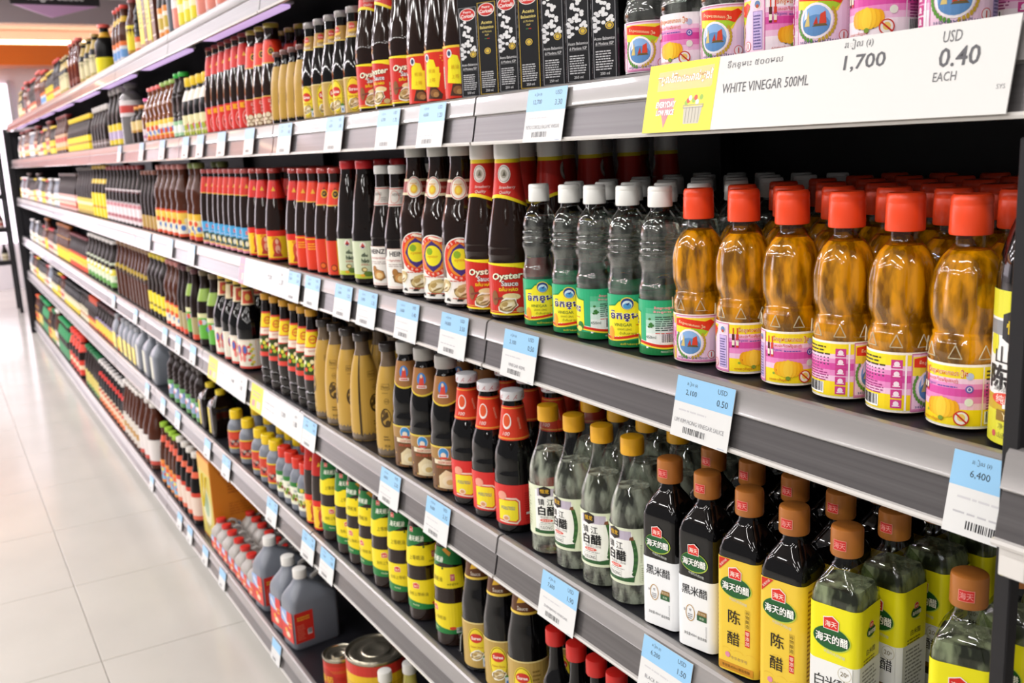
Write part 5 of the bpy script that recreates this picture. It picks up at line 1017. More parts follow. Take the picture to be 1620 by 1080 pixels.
S_('orange_far', 'chilli_sauce_bottle', 'bottle with orange red cap and orange yellow label', 'orange cap bottles', .235, .0350, AMB2, '#d8542c', [(.06,.60,'#e0a02c'),(.20,.34,'#c9402c')])

# ------------------------------------------------------------------ the setting: floor, ceiling, walls
FLOOR_T = .604
def plane_box(name, a, b, mt, sharp=0): return struct(link(name, MB().box(*a, *b, mt).mesh(name, sharp)))
grout = mat('grout', '#a8a49c', rough=.8)
fl = plane_box('floor', (-6, -4, -.06), (6, 16, -.004), grout)
tile_m = noisy(mat('floor_tile', '#c9c6be', rough=.16, spec=.5), 3.0, .04)
tme = MB().bevbox(-FLOOR_T/2+.0012, -FLOOR_T/2+.0012, -.012, FLOOR_T/2-.0012, FLOOR_T/2-.0012, 0, .0012, tile_m).mesh('floor_tile', 0)
for i in range(-9, 3):
    for j in range(-3, 19):
        o = link('floor_tile', tme, fl, (.250 + FLOOR_T*(i+.5), 2.852 + FLOOR_T*(j-.5), 0))
ceil_m = noisy(mat('ceiling_paint', '#bdb6b6', rough=.8), 2.0, .03)
plane_box('ceiling', (-6, -4, CEIL), (6, 16, CEIL+.08), ceil_m)
wall_m = noisy(mat('wall_paint', '#e3dde0', rough=.6), 2.0, .02)
plane_box('wall_back', (-6, 13.0, 0), (6, 13.2, CEIL), wall_m)
plane_box('wall_right', (5.8, -4, 0), (6, 16, CEIL), wall_m)
struct(link('trim_1', MB().box(-6, 12.62, 2.56, 6, 13.0, 2.79, mat('orange_fascia', '#ef7a2c', rough=.25, coat=.4)).mesh('trim_1', 0)))
struct(link('trim_2', MB().box(-6, 12.30, 2.98, 6, 13.0, CEIL, mat('grey_bulkhead', '#b3a9ac', rough=.6)).mesh('trim_2', 0)))
struct(link('trim_3', MB().box(-.9, 12.90, 1.6, .50, 13.0, 2.5, mat('orange_panel', '#e8602a', rough=.3)).mesh('trim_3', 0)))
t = struct(empty('added_glow_panel', (-1.5, 12.98, 0)))  # glowing panel, added to give bottles and rails bright reflections
link('pane', MB().bevbox(-2.6, -.02, .55, 2.48, -.005, 2.38, .002, mat('added_glow', '#ffffff', rough=.2, emit='#fdeeff', estr=2.0)).mesh('pane', 0), t)
for xx in (-2.62, -1.35, -.07, 1.2, 2.5): link('glow_panel_frame', MB().bevbox(xx-.02, -.05, .50, xx+.02, -.021, 2.42, .003, mat('frame_grey', '#b9b4b8', rough=.4)).mesh('glow_panel_frame', 0), t)
cove = link('cove_light', MB().bevbox(-5, 12.66, 2.80, 5, 12.76, 2.84, .005, mat('warm_cove_lamp', '#fff0d0', emit='#ffe2b4', estr=7)).mesh('cove_light', 0))
tag(cove, 'long warm cove lamp above the orange fascia on the end wall', 'lamp')
# ceiling lamps
lamp_h = mat('lamp_housing', '#e9e9e9', rough=.4)
for k, (x, y) in enumerate(LAMPS):
    t = tag(empty('ceiling_lamp', (x, y, CEIL)), 'white linear ceiling lamp hanging over the aisle', 'lamp', 'linear ceiling lamps')
    link('housing', MB().bevbox(-.10, -.62, -.07, .10, .62, 0, .01, lamp_h).mesh('housing', 0), t)
    link('end_cap', MB().bevbox(-.09, -.64, -.06, .09, -.62, -.01, .004, lamp_h).mesh('end_cap', 0), t)
# hanging department sign
t = tag(empty('hanging_sign', (1.20, 9.6, 2.79)), 'black hanging aisle sign with white lettering and lilac pointer', 'sign')
link('panel', MB().bevbox(-.36, -.015, .0, .36, .015, .30, .003, mat('sign_black', '#2c2a2c', rough=.4)).mesh('panel', 0), t)
link('pointer', MB().loft([[(-.34,-.012,0),(.34,-.012,0),(-.04,-.012,-.105)], [(-.34,.012,0),(.34,.012,0),(-.04,.012,-.105)]], mat('lilac_pointer', '#dcaed8', rough=.4)).mesh('pointer', 0), t)
A = Art(); A.text('Single Sauce', .0, .062, .085, '#f0eef0', 2, w=.46, bold=.02)
mb = MB(); vs, fs = [], []
for p, c, l in A.p: fs.append(tuple(range(len(vs), len(vs)+len(p)))); vs += [(u, -.0158, v) for u, v in p]
mb.add(vs, fs, ink('#f0eef0')); link('lettering', mb.mesh('lettering', 0), t)
link('cable', MB().tube([(-.3, 0, .3), (-.3, 0, CEIL-2.79)], .003, lamp_h, 6).mesh('cable'), t); link('cable', MB().tube([(.3, 0, .3), (.3, 0, CEIL-2.79)], .003, lamp_h, 6).mesh('cable'), t)

# ------------------------------------------------------------------ the rack: bays, shelves, price rails
RAILTOP = {0: 1.777, 1: 1.484, 2: 1.173, 3: .846, 4: .551, 5: .112}
DECK = {s: z - .002 for s, z in RAILTOP.items()}
PHR = {0: 'top shelf', 1: 'second shelf down', 2: 'third shelf down', 3: 'fourth shelf down', 4: 'fifth shelf down', 5: 'bottom shelf'}
EDGES = [.335] + [.287 + .9*k for k in range(1, 11)]
BACK = 1.12
rack_m = noisy(mat('rack_black', '#17161a', rough=.45), 12, .15)
deck_m = noisy(mat('deck_dark', '#1d1d22', rough=.38), 14, .15)
rail_hi = noisy(mat('rail_clear_lip', '#969392', rough=.30, coat=.25, metal=.25), 6, .05, (1, .15, 14))
rail_lo = noisy(mat('rail_channel', '#5e5b5c', rough=.32, coat=.3, metal=.35), 8, .16, (1, .12, 30))
rail_ed = mat('rail_edge', '#d9d6d2', rough=.15, coat=.6)
def rail_mesh(y0, y1):
    mb = MB()
    def strip(pts, mt, close=False):
        n = len(pts); vs = [(x, y0, z) for x, z in pts] + [(x, y1, z) for x, z in pts]
        fs = [(i, i+1, n+i+1, n+i) for i in range(n-1)]
        if close: fs += [(n-1, 0, n, 2*n-1), tuple(range(n))[::-1], tuple(range(n, 2*n))]
        mb.add(vs, fs, mt)
    strip([(.012,-.012),(.012,-.001),(.008,.0),(.003,-.001),(.0,-.004),(-.001,-.009),(-.0045,-.026),(-.0055,-.0275),(-.002,-.0285),(-.0016,-.030),(.010,-.030)], rail_hi, True)
    strip([(.010,-.0302),(-.0020,-.0302),(-.0040,-.040),(-.0085,-.062),(.004,-.062),(.010,-.050)], rail_lo, True)
    strip([(-.0075,-.0618),(-.0120,-.0622),(-.0128,-.0645),(-.0118,-.0668),(-.004,-.0672),(.004,-.0622)], rail_ed, True)
    return mb.mesh('price_rail', 30)
SHELVES = []
rack = tag(empty('shelf_rack', (FRONT, EDGES[0], 0)), 'long black supermarket shelf rack running down the aisle', 'shelving')
for k in range(len(EDGES)-1):
    y0, y1 = EDGES[k]-EDGES[0], EDGES[k+1]-EDGES[0]
    link('back_panel', MB().bevbox(BACK-FRONT, y0+.002, .02, BACK-FRONT+.02, y1-.002, 1.95, .001, rack_m).mesh('back_panel', 0), rack)
    link('kick_plate', MB().bevbox(.010, y0+.001, .0, .030, y1-.001, .040, .001, rack_m).mesh('kick_plate', 0), rack)
    link('upright', MB().bevbox(BACK-FRONT-.03, y1-.015, .0, BACK-FRONT-.0005, y1+.015, 1.95, .001, rack_m).mesh('upright', 0), rack)
link('end_post', MB().bevbox(-.035, EDGES[-1]-EDGES[0]+.006, 0, .02, EDGES[-1]-EDGES[0]+.07, 1.74, .003, rack_m).mesh('end_post', 0), rack)
link('end_panel', MB().bevbox(.02, EDGES[-1]-EDGES[0]+.010, 0, BACK-FRONT+.02, EDGES[-1]-EDGES[0]+.03, 1.72, .003, rack_m).mesh('end_panel', 0), rack)
for s in range(6):
    for k in range(len(EDGES)-1):
        y0, y1 = EDGES[k], EDGES[k+1]; L = y1-y0
        t = tag(empty('rack_shelf', (FRONT, y0, RAILTOP[s])), 'black shelf', 'shelf', 'rack shelves, ' + PHR[s]); SHELVES.append((s, k, t))
        th = .028 if s < 5 else .060
        link('deck', MB().bevbox(.0125, .001, -.002-th, BACK-FRONT-.032, L-.001, -.002, .0015, deck_m).mesh('deck', 0), t)
        link('price_rail', rail_mesh(.0025, L-.0025), t)
# lamps under the top shelf
led = mat('shelf_led', '#e6d5f2', emit='#d6b4ee', estr=.8)
for k in range(1, len(EDGES)-1):
    y0, y1 = EDGES[k], EDGES[k+1]
    t = tag(empty('shelf_lamp', (.722, (y0+y1)/2 - .06, RAILTOP[0]-.0305)), 'slim lilac shelf lamp fixed under the top shelf', 'lamp', 'shelf lamps under the top shelf')
    link('housing', MB().bevbox(-.028, -.33, -.006, .028, .33, -.0002, .001, mat('led_housing', '#cfc8d4', rough=.3)).mesh('housing', 0), t)
    link('diffuser', MB().bevbox(-.023, -.32, -.014, .023, .32, -.0062, .002, led).mesh('diffuser', 0), t)
# black upright and the next bay's rail at the near end
t = tag(empty('upright_post', (.616, .372, 0)), 'slim black upright post in front of the rack', 'post')
link('post', MB().bevbox(-.006, -.006, .012, .006, .006, 1.405, .001, rack_m).mesh('post', 0), t)
link('foot', MB().bevbox(-.02, -.02, 0, .02, .02, .012, .002, rack_m).mesh('foot', 0), t)
t = tag(empty('rail_end', (.606, .08, 1.198)), 'loose end of a clear price rail crossing the black upright post', 'price rail')
link('rail', rail_mesh(0, .292), t)
link('clip', MB().bevbox(-.006, .270, -.09, .008, .290, -.0675, .001, rail_ed).mesh('clip', 0), t)

# ------------------------------------------------------------------ placing the products
def ray(px, py):
    return BASIS @ Vector((px-810, 540-py, -FPX))
def at(px, py, X):
    r = ray(px, py); r *= X / r.x; return r.y, r.z + CAMZ
ROWS = {s: [] for s in range(6)}
def mix(s, a, b, keys, seed, sp=1.34):
    rnd = random.Random(seed); y0, y1 = at(a[0], a[1], FRONT+.045)[0], at(b[0], b[1], FRONT+.045)[0]; y = y0; last = None
    while y < y1:
        k = rnd.choice([q for q in keys if q != last]); last = k; p = PROD[k]
        for j in range(rnd.choice((2, 2, 3, 4))):
            if y + p.r > y1: return
            row(k, s, [], yy=y + p.r, jit=.3); y += 2*p.r*sp
        y += .012
def row(key, s, pts, rows=1, rz=0, face=None, gap=.014, n=None, jit=.04, back=None, yy=None):
    p = PROD[key]; hx = getattr(p, 'hx', p.r); X = FRONT + gap + hx
    ys = [yy] if yy else [at(x, y, X)[0] for x, y in pts]
    if n == 'auto': n = max(2, int(abs(ys[1]-ys[0])/(2*p.r*1.38) + .5) + 1)
    if n: ys = [ys[0] + (ys[1]-ys[0])*k/(n-1) for k in range(n)]
    for k, y in enumerate(ys):
        f = face[k] if isinstance(face, (list, tuple)) else face
        z = rz[k] if isinstance(rz, (list, tuple)) else rz
        ROWS[s].append([y, p, X, rows, z, f, jit, back])
def singular(t):
    w = t.split(); w[-1] = w[-1][:-2] if w[-1].endswith('xes') else w[-1][:-1] if w[-1].endswith('s') else w[-1]
    return ' '.join(w)
ORD = ('next to', 'second from', 'third from', 'fourth from', 'fifth from', 'sixth from')
def put(p, x, y, z, rz, s, lab=None, grp=None):
    t = tag(empty(p.name, (x, y, z), rz), lab or p.label + ', ' + PHR[s], p.cat, grp or p.short + ' on the ' + PHR[s])
    made = {}
    for n, me, pl, of in p.parts:
        o = made[n] = link(n, me, made.get(of, t))
        if pl: o['label'] = pl
    return t
ONSHELF = {}
def settle():
    rnd = random.Random(3)
    for s, L in ROWS.items():
        L.sort(key=lambda q: q[0])
        edge = EDGES[0] + .002
        for q in L:                                   # keep neighbours from running into each other
            hw = q[1].r * 1.015 + .0009
            if q[1].cat in ('box', 'jug') or 'square' in q[1].name or 'flask' in q[1].name:
                a = abs(q[4]); hw = q[1].r*math.cos(a) + getattr(q[1], 'hx', q[1].r)*math.sin(a) + .0006
            if q[0] - hw < edge: q[0] = edge + hw
            edge = q[0] + hw
        L[:] = [q for q in L if q[0] <= EDGES[-1] - q[1].r - .004]
        runs = []
        for q in L:
            if runs and runs[-1][0][1] is q[1]: runs[-1].append(q)
            else: runs.append([q])
        for i, run in enumerate(runs):
            for j, q in enumerate(run):
                y, p, X, rows, rz, f, jit, back = q
                ONSHELF.setdefault(s, []).append((y, p))
                lab = None
                if y < 3.3 and len(run) > 1:          # single each one out by its rank from the neighbouring kind
                    a, b = j, len(run)-1-j
                    near = (a < b and i > 0) or i == len(runs)-1
                    k = a if near else b; nb = runs[i-1] if near else runs[i+1]
                    if k < len(ORD): lab = '%s, %s, %s the %s' % (singular(p.short), PHR[s], ORD[k], nb[0][1].short if len(nb) > 1 else singular(nb[0][1].short))
                    if lab and len(lab.split()) > 16: lab = lab.replace(' sauce bottle', ' bottle')
                    if lab and len(lab.split()) > 16: lab = lab.replace(' oyster bottle', ' bottle')
                for k in range(rows):
                    x = X + k*p.dx
                    if x + getattr(p, 'hx', p.r) > BACK - .035: break
                    a = rz*(1 if k == 0 else .4) + (rnd.random()-.5)*jit
                    if f is not None and k == 0: a = math.atan2(y, x) - f
                    elif f is not None: a = math.atan2(y, x) - f + rnd.choice((0, 1.6, -1.2, 3))
                    if k == 0: put(p, x, y, DECK[s], a, s, lab)
                    else: put(p, x, y, DECK[s], a, s, singular(p.short) + ' behind the front row, ' + PHR[s], p.short + ' behind the front row, ' + PHR[s])
# third shelf down
R0 = .0277
row('shanxi', 2, [(1657, 450)], face=.42, gap=.0135)
row('yellow_vinegar', 2, [(1105,307),(1177,302),(1254,303),(1341,307),(1434,309),(1553,320)], 6, gap=.022, face=[-.05, .046/R0, .058/R0, -.040/R0, -.040/R0, .072/R0])
row('khmer_vinegar', 2, [(852,294),(902,295),(940,296),(992,296),(1046,297)], 6, gap=.020, face=[.0, .15, 1.75, .1, 2.15])
row('red_oyster', 2, [(763,227),(801,224)], 5, face=.25)
row('round_label', 2, [(656,232),(692,230),(730,230)], 3, face=[.25,.55,.2])
row('keystone', 2, [(607,264),(631,263)], 2, face=[.75,.25])
row('pale_green', 2, [(551,256),(576,256)], 2, face=.25)
row('emblem_sauce', 2, [(516,268),(536,266)], 2, face=.2)
row('orange_red_sauce', 2, [(481,267),(498,267)], 2, face=.3)
row('figure_sauce', 2, [(403,268),(415,268),(433,267),(466,267)], 3, face=.3)
row('blue_food', 2, [(325,269),(335,269),(346,269),(354,269),(362,269),(369,268),(379,268),(394,268)], 2, face=.1)
row('green_cap', 2, [(306,260),(314,259)], 2)
row('pink_cap', 2, [(255,262),(289,260)], n=5)
row('gold_slim', 2, [(247,275),(229,275)], n=4)
row('pink_label', 2, [(222,262),(173,262)], n=9)
row('yellow_label', 2, [(168,262),(151,262)], n='auto')
row('brown_yellow', 2, [(147,265),(127,265)], n='auto')
row('pink_mixed', 2, [(122,275),(98,275)], n='auto')
mix(2, (96,280), (36,288), ('far_red', 'far_yellow', 'far_dark', 'pink_mixed', 'far_pale'), 5)
# second shelf down
row('white_vinegar', 1, [(1066,50),(1137,50),(1195,45),(1243,40),(1310,35),(1400,30),(1515,20)], 3, face=[0, .075/R0, .1, .04/R0, -.1, .07/R0, -.35])
row('balsamic', 1, [(797,60)], rz=.45); row('balsamic_gold', 1, [(822,60)], rz=.45); row('balsamic', 1, [(853,60)], rz=.45); row('balsamic_gold', 1, [(888,60)], rz=.45)
row('balsamic', 1, [(922,60),(962,60),(1003,60)], rz=.45)
row('tall_red_label', 1, [(709,100),(735,100),(768,100)], 2, face=[.5,.75,.5])
row('red_oyster', 1, [(628,0),(655,-5),(682,-12)], 2, face=[.25,.9,.25])
row('egg_label', 1, [(537,25),(555,18),(571,12),(590,3),(612,0)], 2, face=[.8,.15,.1,.9,.4])
row('gold_short', 1, [(475,76),(487,72),(501,67),(523,62)], 2, face=.7)
row('mushroom', 1, [(419,43),(435,36),(455,30)], 2, face=.2)
row('red_panel', 1, [(348,73),(358,68),(369,64),(382,58),(395,53),(405,47)], 2, face=.2)
row('white_neck', 1, [(307,122),(317,120),(325,117),(333,115)])
row('stripe_cap', 1, [(289,117),(299,113)])
row('amber_pink', 1, [(262,132),(277,130)], n=3); row('amber_red', 1, [(245,137),(257,135)], n=3)
row('pink_capped', 1, [(238,157)]); row('jar', 1, [(228,168),(220,170)])
row('big_clear', 1, [(206,132)]); row('silver_cap', 1, [(192,140),(178,142)], n='auto')
row('pale_cap', 1, [(172,168),(152,172)], n='auto'); row('yellow_top', 1, [(145,182),(114,192)], n='auto')
row('sauce_brown', 1, [(108,182),(95,186)], n=4); mix(1, (91,205), (34,224), ('far_red', 'far_yellow', 'far_dark', 'far_pale', 'sauce_brown'), 8)
# fourth shelf down
row('white_rice', 3, [(1341,826),(1535,902)], 4, rz=[.28,.45], jit=.08)
row('white_rice', 3, [(1440,866)], 0); 
row('aged_vinegar', 3, [(1188,770),(1257,798)], 4, rz=.22, jit=.08)
row('black_rice', 3, [(1067,720),(1119,742)], 4, rz=.26, jit=.08)
row('jiang_vinegar', 3, [(870,641),(910,656),(954,673),(1000,691)], 4, face=[.15,.85,.55,.75])
row('red_neck', 3, [(738,590),(772,603),(810,618)], 3, face=.45)
row('brown_neck', 3, [(642,543),(670,550),(704,560)], 3, face=.3)
row('gold_tall', 3, [(518,505),(530,513),(549,521),(571,527),(613,545)], 2, face=[.60,1.15,.70,-1.35,1.1])
row('seasoning', 3, [(420,463),(434,467),(449,471),(466,477),(484,484),(497,490)], 2, face=.1)
row('butterfly', 3, [(352,434),(365,440),(377,445),(390,448)], 2, face=[-.1,-.6,-.2,.1])
row('green_label', 3, [(342,462),(312,450)], n=3, rows=2); row('slim_black', 3, [(308,425),(296,420)], n=3)
row('pink_cap', 3, [(290,425),(276,420)], n=3); row('yellow_cap_tall', 3, [(272,410),(254,405)], n=4)
row('gold_emblem', 3, [(247,400),(192,395)], n='auto'); row('white_green', 3, [(184,400),(148,390)], n='auto')
row('fire_label', 3, [(141,385),(116,370)], n='auto'); row('far_orange', 3, [(111,358),(94,352)], n='auto')
mix(3, (92,347), (50,343), ('far_red', 'far_dark', 'fire_label', 'far_pale', 'far_orange'), 4)
# fifth shelf down
row('red_cap_dark', 4, [(878,985),(911,1008),(944,1030),(975,1050)], 2)
row('gold_oval_big', 4, [(766,1050),(800,1060),(838,1070)], 2, face=.35)
row('haitian_oyster', 4, [(535,850),(559,870),(579,880),(598,905),(618,925),(645,950),(676,975),(720,1005)], 2, face=[.3,.25,.9,1.0,.25,.5,.55,1.15])
row('figure_sauce_low', 4, [(504,735),(517,745)], 1, face=.2)
row('squeeze_red', 4, [(450,695),(462,712),(475,722),(485,735)], 2, face=[.1,.1,.2,.7])
row('squeeze_yellow', 4, [(373,650),(391,658),(411,676),(424,690),(436,696)], 2, face=.1)
row('square_dark', 4, [(349,622),(333,610)]); row('ribbed_blue', 4, [(324,592),(276,560)], n='auto', rows=2)
row('grey_flat', 4, [(262,545),(237,531)], n=3); row('grey_yellow', 4, [(226,533),(198,520)], n='auto')
row('violet_band', 4, [(194,515),(160,492)], n='auto'); row('orange_top', 4, [(157,484),(149,478)], n=4)
row('cream_low', 4, [(145,474),(134,468)], n='auto'); row('black_yellow_low', 4, [(130,468),(117,460)], n='auto'); mix(4, (115,458), (52,405), ('far_dark', 'far_yellow', 'far_red', 'black_yellow_low', 'cream_low', 'far_pale'), 9)
# bottom shelf
row('oil_bottle', 5, [(608,1058),(645,1065)], 2); row('big_tin', 5, [(595,1030)], gap=.020); row('red_tin', 5, [(538,1045)], gap=.020)
row('white_cap_jug', 5, [(438,865),(467,890),(487,920)], 1, rz=.12, jit=.02)
row('red_cap_jug', 5, [(357,828),(367,840),(375,852),(386,868),(397,880),(409,895),(420,905)], 2, rz=.08, jit=.03)
row('gift_box', 5, [], rz=.0, jit=0, gap=.030, yy=3.262)
row('white_cap_red', 5, [(310,714),(286,690)], n='auto', rows=2); row('lime_cap', 5, [(283,690),(259,664)], n='auto')
row('big_white_label', 5, [(246,640),(231,630)], n=3); row('white_cap_tall', 5, [(225,620),(203,605)], n='auto')
row('red_neck_low', 5, [(197,600),(162,575)], n='auto'); row('green_top_low', 5, [(160,562),(140,548)], n='auto')
row('red_bow', 5, [(132,532),(119,525)], n='auto'); row('green_far', 5, [(110,510),(97,500)], n='auto'); mix(5, (94,496), (58,467), ('orange_far', 'far_dark', 'green_far', 'green_top_low', 'white_cap_tall'), 6)
# top shelf
row('top_pink', 0, [(420,-20),(331,2)], n='auto'); row('top_oil', 0, [(325,3),(306,6)], n=3); row('top_pink', 0, [(296,10)], n=None); row('top_tube', 0, [(283,14)])
row('top_dark_silver', 0, [(276,18),(267,20)]); row('top_brown_carton', 0, [(257,25)]); row('top_carton', 0, [(249,25),(237,30)]) ; row('top_brown_carton', 0, [(243,28)])
row('top_ribbed', 0, [(222,0)]); row('top_yellow', 0, [(210,5)]); row('top_red', 0, [(196,15),(185,20)], n=3)
row('top_black', 0, [(163,38)]); row('top_gold', 0, [(150,59),(133,70)], n=3); row('top_brown', 0, [(124,66),(113,70)], n=3)
mix(0, (109,90), (34,165), ('top_red', 'far_yellow', 'top_yellow', 'top_gold', 'top_brown', 'far_red', 'top_ribbed'), 12, 1.5)
settle()
for s, k, t in SHELVES:
    y0, y1 = EDGES[k], EDGES[k+1]; best = {}
    for y, p in ONSHELF[s]:
        if y0 < y < y1: best[p.short] = best.get(p.short, 0) + p.r
    nm = max(best, key=best.get) if best else 'bottles'
    t['label'] = 'black shelf and price rail under the %s, %s' % (nm, PHR[s])

# ------------------------------------------------------------------ price tags and signs on the rails
SLOPE = math.atan2(.0125, .062)
def on_rail(name, label, cat, s, y, w, h, art, group=None, drop=.004, thick=.0006, back='#dcdddc', zoff=0):
    """card lying on the sloping rail face; art: u along the aisle as read by a shopper, v up from the card's lower edge"""
    t = tag(empty(name, (FRONT - .0022, y, RAILTOP[s] - drop + zoff)), label, cat, group)
    n = Vector((-math.cos(SLOPE), 0, math.sin(SLOPE))); d = Vector((-math.sin(SLOPE), 0, -math.cos(SLOPE)))
    P = lambda u, v, o: tuple(d*(h-v) + n*(o + .0012) + Vector((0, -u, 0)))
    mb = MB(); q = [(-w/2, 0), (w/2, 0), (w/2, h), (-w/2, h)]
    mb.loft([[P(u, v, 0) for u, v in q], [P(u, v, thick) for u, v in q]], ink(back)); link('card', mb.mesh('card', 0), t)
    mb = MB(); bag = {}
    for p, c, l in art.p: bag.setdefault(c, []).append([P(u, v, thick + .00012 + .00006*l) for u, v in p])
    for c, fl in bag.items():
        vs, fs = [], []
        for f in fl: fs.append(tuple(range(len(vs), len(vs)+len(f)))); vs += f
        mb.add(vs, fs, ink(c))
    link('print', mb.mesh('print', 0), t); return t
def tag_art(w, h, riel, usd, name, detail=True):
    A = Art(); A.rect(-w/2, h*.58, w/2, h, '#93c4e8', 0)
    if riel:
        A.text('រៀល (៛)', -w*.22, h*.90, .0052, '#4a5a6a', 2, w=.016); A.text(riel, -w*.22, h*.75, .0062, '#34404c', 2)
        A.text('USD', w*.30, h*.90, .0052, '#4a5a6a', 2); A.text(usd, w*.32, h*.72, .0066, '#34404c', 2)
    A.lines(-w*.40, h*.44, w*.10, h*.50, 1, '#c9c9cc', 1, rag=.1)
    if name: A.text(name, -w*.02, h*.28, .0045, '#8d8d92', 2, w=min(w*.86, .0046*.72*len(name)))
    else: A.lines(-w*.42, h*.26, w*.30, h*.31, 1, '#b9b9bd', 1)
    A.barcode(-w*.30, h*.07, w*.12, h*.19, 2, '#dcdddc'); A.lines(w*.34, h*.02, w*.46, h*.05, 1, '#a9b4c9', 1)
    return A
W, H = .086, .064
NEAR = [(1,(866,178),'12,700','3.30','PIETRO CORICELLI BALSAMIC VINEGAR','under the black balsamic cartons'),
 (1,(685,195),'4,600','1.20','','under the tall orange red label bottles'), (1,(616,202),'6,700','1.70','','under the gold label grey cap bottles'), (1,(531,210),'5,600','1.40','','under the short gold sleeved bottles'), (1,(452,215),'7,200','1.80','','under the mushroom label bottles'),
 (2,(1115,645),'2,100','0.50','LIM KIM HONG VINEGAR SAUCE','under the amber vinegar bottles'), (2,(825,565),'2,100','0.50','VINEGAR 450ML','under the ribbed clear vinegar bottles'), (2,(720,530),'14,000','3.50','','under the red yellow oyster sauce bottles'), (2,(646,508),'5,600','1.40','','under the round labelled oyster sauce bottles'),
 (2,(583,490),'5,400','1.35','','under the white keystone label bottles'), (2,(545,477),'4,800','1.20','','under the pale green label bottles'), (2,(496,460),'8,600','2.15','','under the black emblem neck bottles'), (2,(466,450),'9,200','2.30','','under the orange red label bottles'), (2,(1588,790),'6,400','1.60','','beside the black upright post'),
 (3,(1055,1050),'6,200','1.50','BLACK RICE VINEGAR','under the black rice vinegar bottles'), (3,(886,950),'7,600','1.90','ZHENJIANG VINEGAR','under the yellow cap glass vinegar bottles'), (3,(695,835),'9,400','2.35','','under the grey cap brown neck bottles'), (3,(620,785),'8,800','2.20','','under the tall gold sleeved bottles'), (3,(492,692),'5,900','1.45','','where the seasoning and gold sleeved bottles meet'),
 (4,(520,900),'7,400','1.85','','below the green yellow oyster sauce bottles'), (4,(490,872),'5,200','1.30','','below the yellow label red neck bottles'), (4,(432,810),'4,400','1.10','','below the red cap squeeze bottles'), (4,(360,745),'4,100','1.00','','below the yellow cap squeeze bottles')]
for s, px, a, b, nm, where in NEAR:
    y = at(px[0], px[1], FRONT-.006)[0]
    on_rail('price_tag', 'blue and white price tag reading %s %s' % (a, where), 'price tag', s, y, W, H, tag_art(W, H, a, b, nm))
far_w = .075
for s, pts in ((1, [(396,222),(352,228),(318,230),(295,233),(258,237),(225,240),(190,243)]), (2, [(300,360),(265,345),(230,333)]), (3, [(307,565),(283,545),(262,530),(215,495),(180,470)]), (4, [(330,715),(283,670),(259,640),(235,625)]), (5, [(440,1045),(352,905),(325,870),(302,850),(285,820),(240,755)])):
    for p in pts:
        on_rail('price_tag', 'small blue topped price tag with faint print, far along the %s rail' % PHR[s], 'price tag', s, at(p[0], p[1], FRONT-.006)[0], far_w, .060, tag_art(far_w, .060, None, None, ''), 'far price tags, ' + PHR[s])
# wide cards
def wide(s, y0, y1, label, promo, pw, pricing):
    w = y0-y1; h = .066; A = Art(); u0 = -w/2
    A.rect(u0, 0, u0+pw, h, promo, 1); A.lines(u0+pw*.15, h*.55, u0+pw*.85, h*.82, 2, '#e9a08a', 2); A.rect(u0+pw*.15, h*.15, u0+pw*.4, h*.4, '#d98a8a', 2); A.rect(u0+pw*.55, h*.15, u0+pw*.85, h*.42, '#c9c2b0', 2)
    A.lines(u0+pw+.02, h*.58, u0+w*.5, h*.68, 1, '#b0b0b4', 2); A.lines(u0+pw+.02, h*.36, u0+w*.52, h*.44, 1, '#b0b0b4', 2); A.text(pricing[0], u0+w*.66, h*.55, .012, '#5a5a60', 3); A.text(pricing[1], u0+w*.88, h*.5, .012, '#5a5a60', 3); A.text('USD', u0+w*.88, h*.76, .006, '#6a6a70', 3)
    on_rail('promotion_card', label, 'sign', s, (y0+y1)/2, w, h, A, None, .001)
wide(2, 2.435, 2.055, 'white price card with pink end on the third rail down, left of the price tags', '#d98aa0', .045, ('9,200', '2.30'))
wide(3, 2.885, 2.49, 'white price card with yellow end under the large butterfly label soy bottles', '#f0d04a', .10, ('7,400', '1.85'))
wide(3, 2.445, 2.045, 'white price card with yellow end under the yellow cap seasoning bottles', '#f0d42a', .10, ('7,200', '1.80'))
w = .397; h = .068; A = Art(); u0 = -w/2
A.rect(u0, 0, u0+.102, h, '#f5e53a', 1)
A.poly([(u0+.016,.041),(u0+.094,.041),(u0+.096,.043),(u0+.096,.062),(u0+.016,.060)], '#f0cf8a', 2); A.text('តម្លៃពិសេសរាល់ថ្ងៃ', u0+.055, .0525, .0125, '#fffdf2', 5, w=.080, bold=.03, sh=.15, out='#c79a5a')
A.poly([(u0+.021,.0335),(u0+.044,.0335),(u0+.044,.018),(u0+.0385,.018),(u0+.0325,.004),(u0+.027,.018),(u0+.021,.018)], '#d08a92', 3); A.text('EVERYDAY', u0+.0325, .0275, .0062, '#fdf6f2', 6, w=.030, bold=.04, sh=.1, out='#d08a92'); A.text('LOW PRICE', u0+.0325, .0195, .0058, '#fdf6f2', 6, w=.027, bold=.04, sh=.1, out='#d08a92')
A.poly([(u0+.062,.007),(u0+.084,.007),(u0+.087,.024),(u0+.060,.024)], '#c9c4b4', 3); A.frame(u0+.059, .022, u0+.088, .0255, .0008, '#a8a293', 4)
for i in range(5): A.rect(u0+.064+.0045*i, .008, u0+.0648+.0045*i, .023, '#9d978a', 4)
for i in range(9): A.ell(u0+.063+.0026*i, .0275+.0022*(i % 3), .0026, .0028, ('#9ac04a','#d8543c','#f3eee6','#e9d84a')[i % 4], 2, 9)
A.text('ទឹកខ្មេះ ៥០០មល', u0+.148, .0585, .0085, '#77777a', 3, w=.068); A.text('WHITE VINEGAR 500ML', u0+.163, .0375, .0088, '#5a5a5e', 3, w=.104)
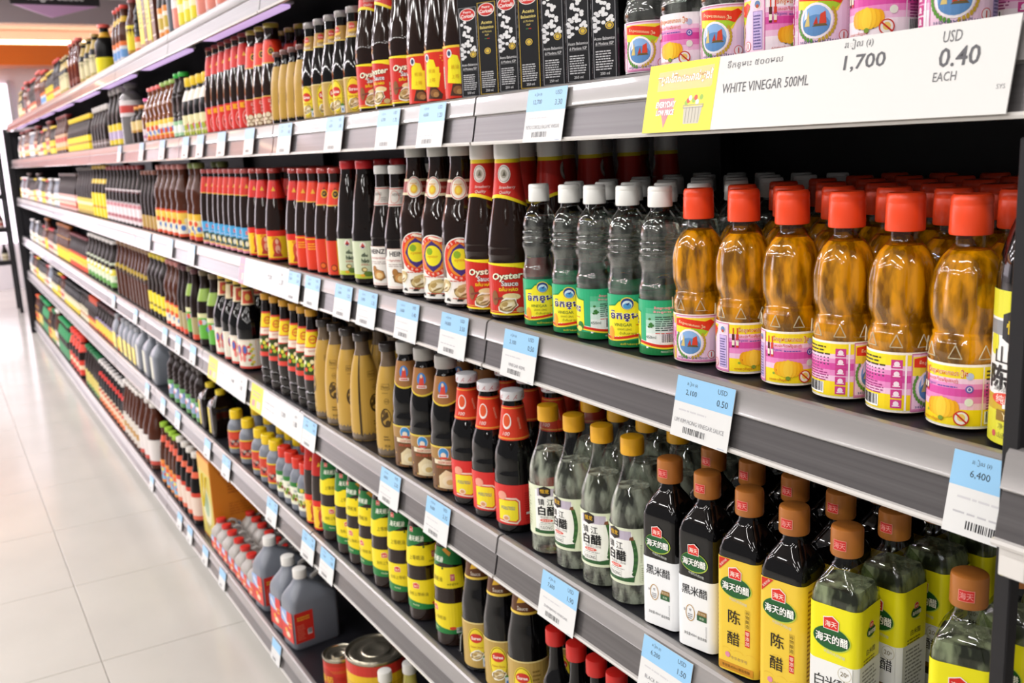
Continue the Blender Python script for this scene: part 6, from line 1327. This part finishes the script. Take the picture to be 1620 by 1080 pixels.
A.text('រៀល (៛)', u0+.262, .0625, .0085, '#6a6a6e', 3, w=.028); A.text('1,700', u0+.270, .0470, .0135, '#55555a', 3, w=.040, bold=.01)
A.text('USD', u0+.346, .0585, .0085, '#6a6a6e', 3, w=.0155); A.text('0.40', u0+.354, .0433, .0140, '#55555a', 3, w=.033, bold=.01); A.text('EACH', u0+.3445, .0295, .0068, '#6a6a6e', 3, w=.019); A.text('SYS', u0+.390, .0192, .0032, '#8a8a8e', 3, w=.0065)
on_rail('promotion_sign', 'long white and yellow sign reading WHITE VINEGAR 500ML 1,700 and 0.40', 'sign', 1, (.806+.409)/2, w, h, A, None, -.003, .0012, '#dddddb')

# ------------------------------------------------------------------ small black rack beyond the end of the aisle
t = tag(empty('display_rack', (.42, 10.9, 0)), 'black open display rack standing beyond the end of the long rack', 'shelving')
for x in (-.28, .24):
    for y in (-.2, .2): link('post', MB().bevbox(x-.015, y-.015, 0, x+.015, y+.015, 1.62, .002, rack_m).mesh('post', 0), t)
for z in (.52, .84, 1.16, 1.48): 
    u = tag(empty('display_shelf', (.42, 10.9, z)), 'black metal shelf of the open display rack beyond the long rack', 'shelf', 'display rack shelves')
    link('board', MB().bevbox(-.262, -.180, -.03, .222, .180, 0, .002, rack_m).mesh('board', 0), u); link('front_lip', MB().bevbox(-.262, -.186, -.035, .222, -.1805, .012, .001, rack_m).mesh('front_lip', 0), u)
for key, zz in (('far_dark', .52), ('far_red', .84), ('far_dark', 1.16), ('far_red', 1.48)):
    for k in range(6):
        p = PROD[key]; put(p, .20 + .078*k, 10.80, zz, 0, 0, p.label + ' on the black display rack', p.short + ' on the display rack')
# clear acrylic divider on the fifth shelf
t = tag(empty('shelf_divider', (FRONT + .03, 1.398, DECK[4])), 'low clear acrylic shelf divider beside the green yellow oyster sauce bottles', 'divider')
link('plate', MB().bevbox(0, -.001, .0022, .36, .001, .045, .0004, SHELL).mesh('plate', 0), t)
link('foot', MB().bevbox(0, -.010, 0, .36, .010, .002, .0004, SHELL).mesh('foot', 0), t)
link('edge', MB().tube([(.001, 0, .003), (.004, 0, .032), (.016, 0, .045), (.36, 0, .0455)], .0009, rail_ed, 6).mesh('edge'), t)
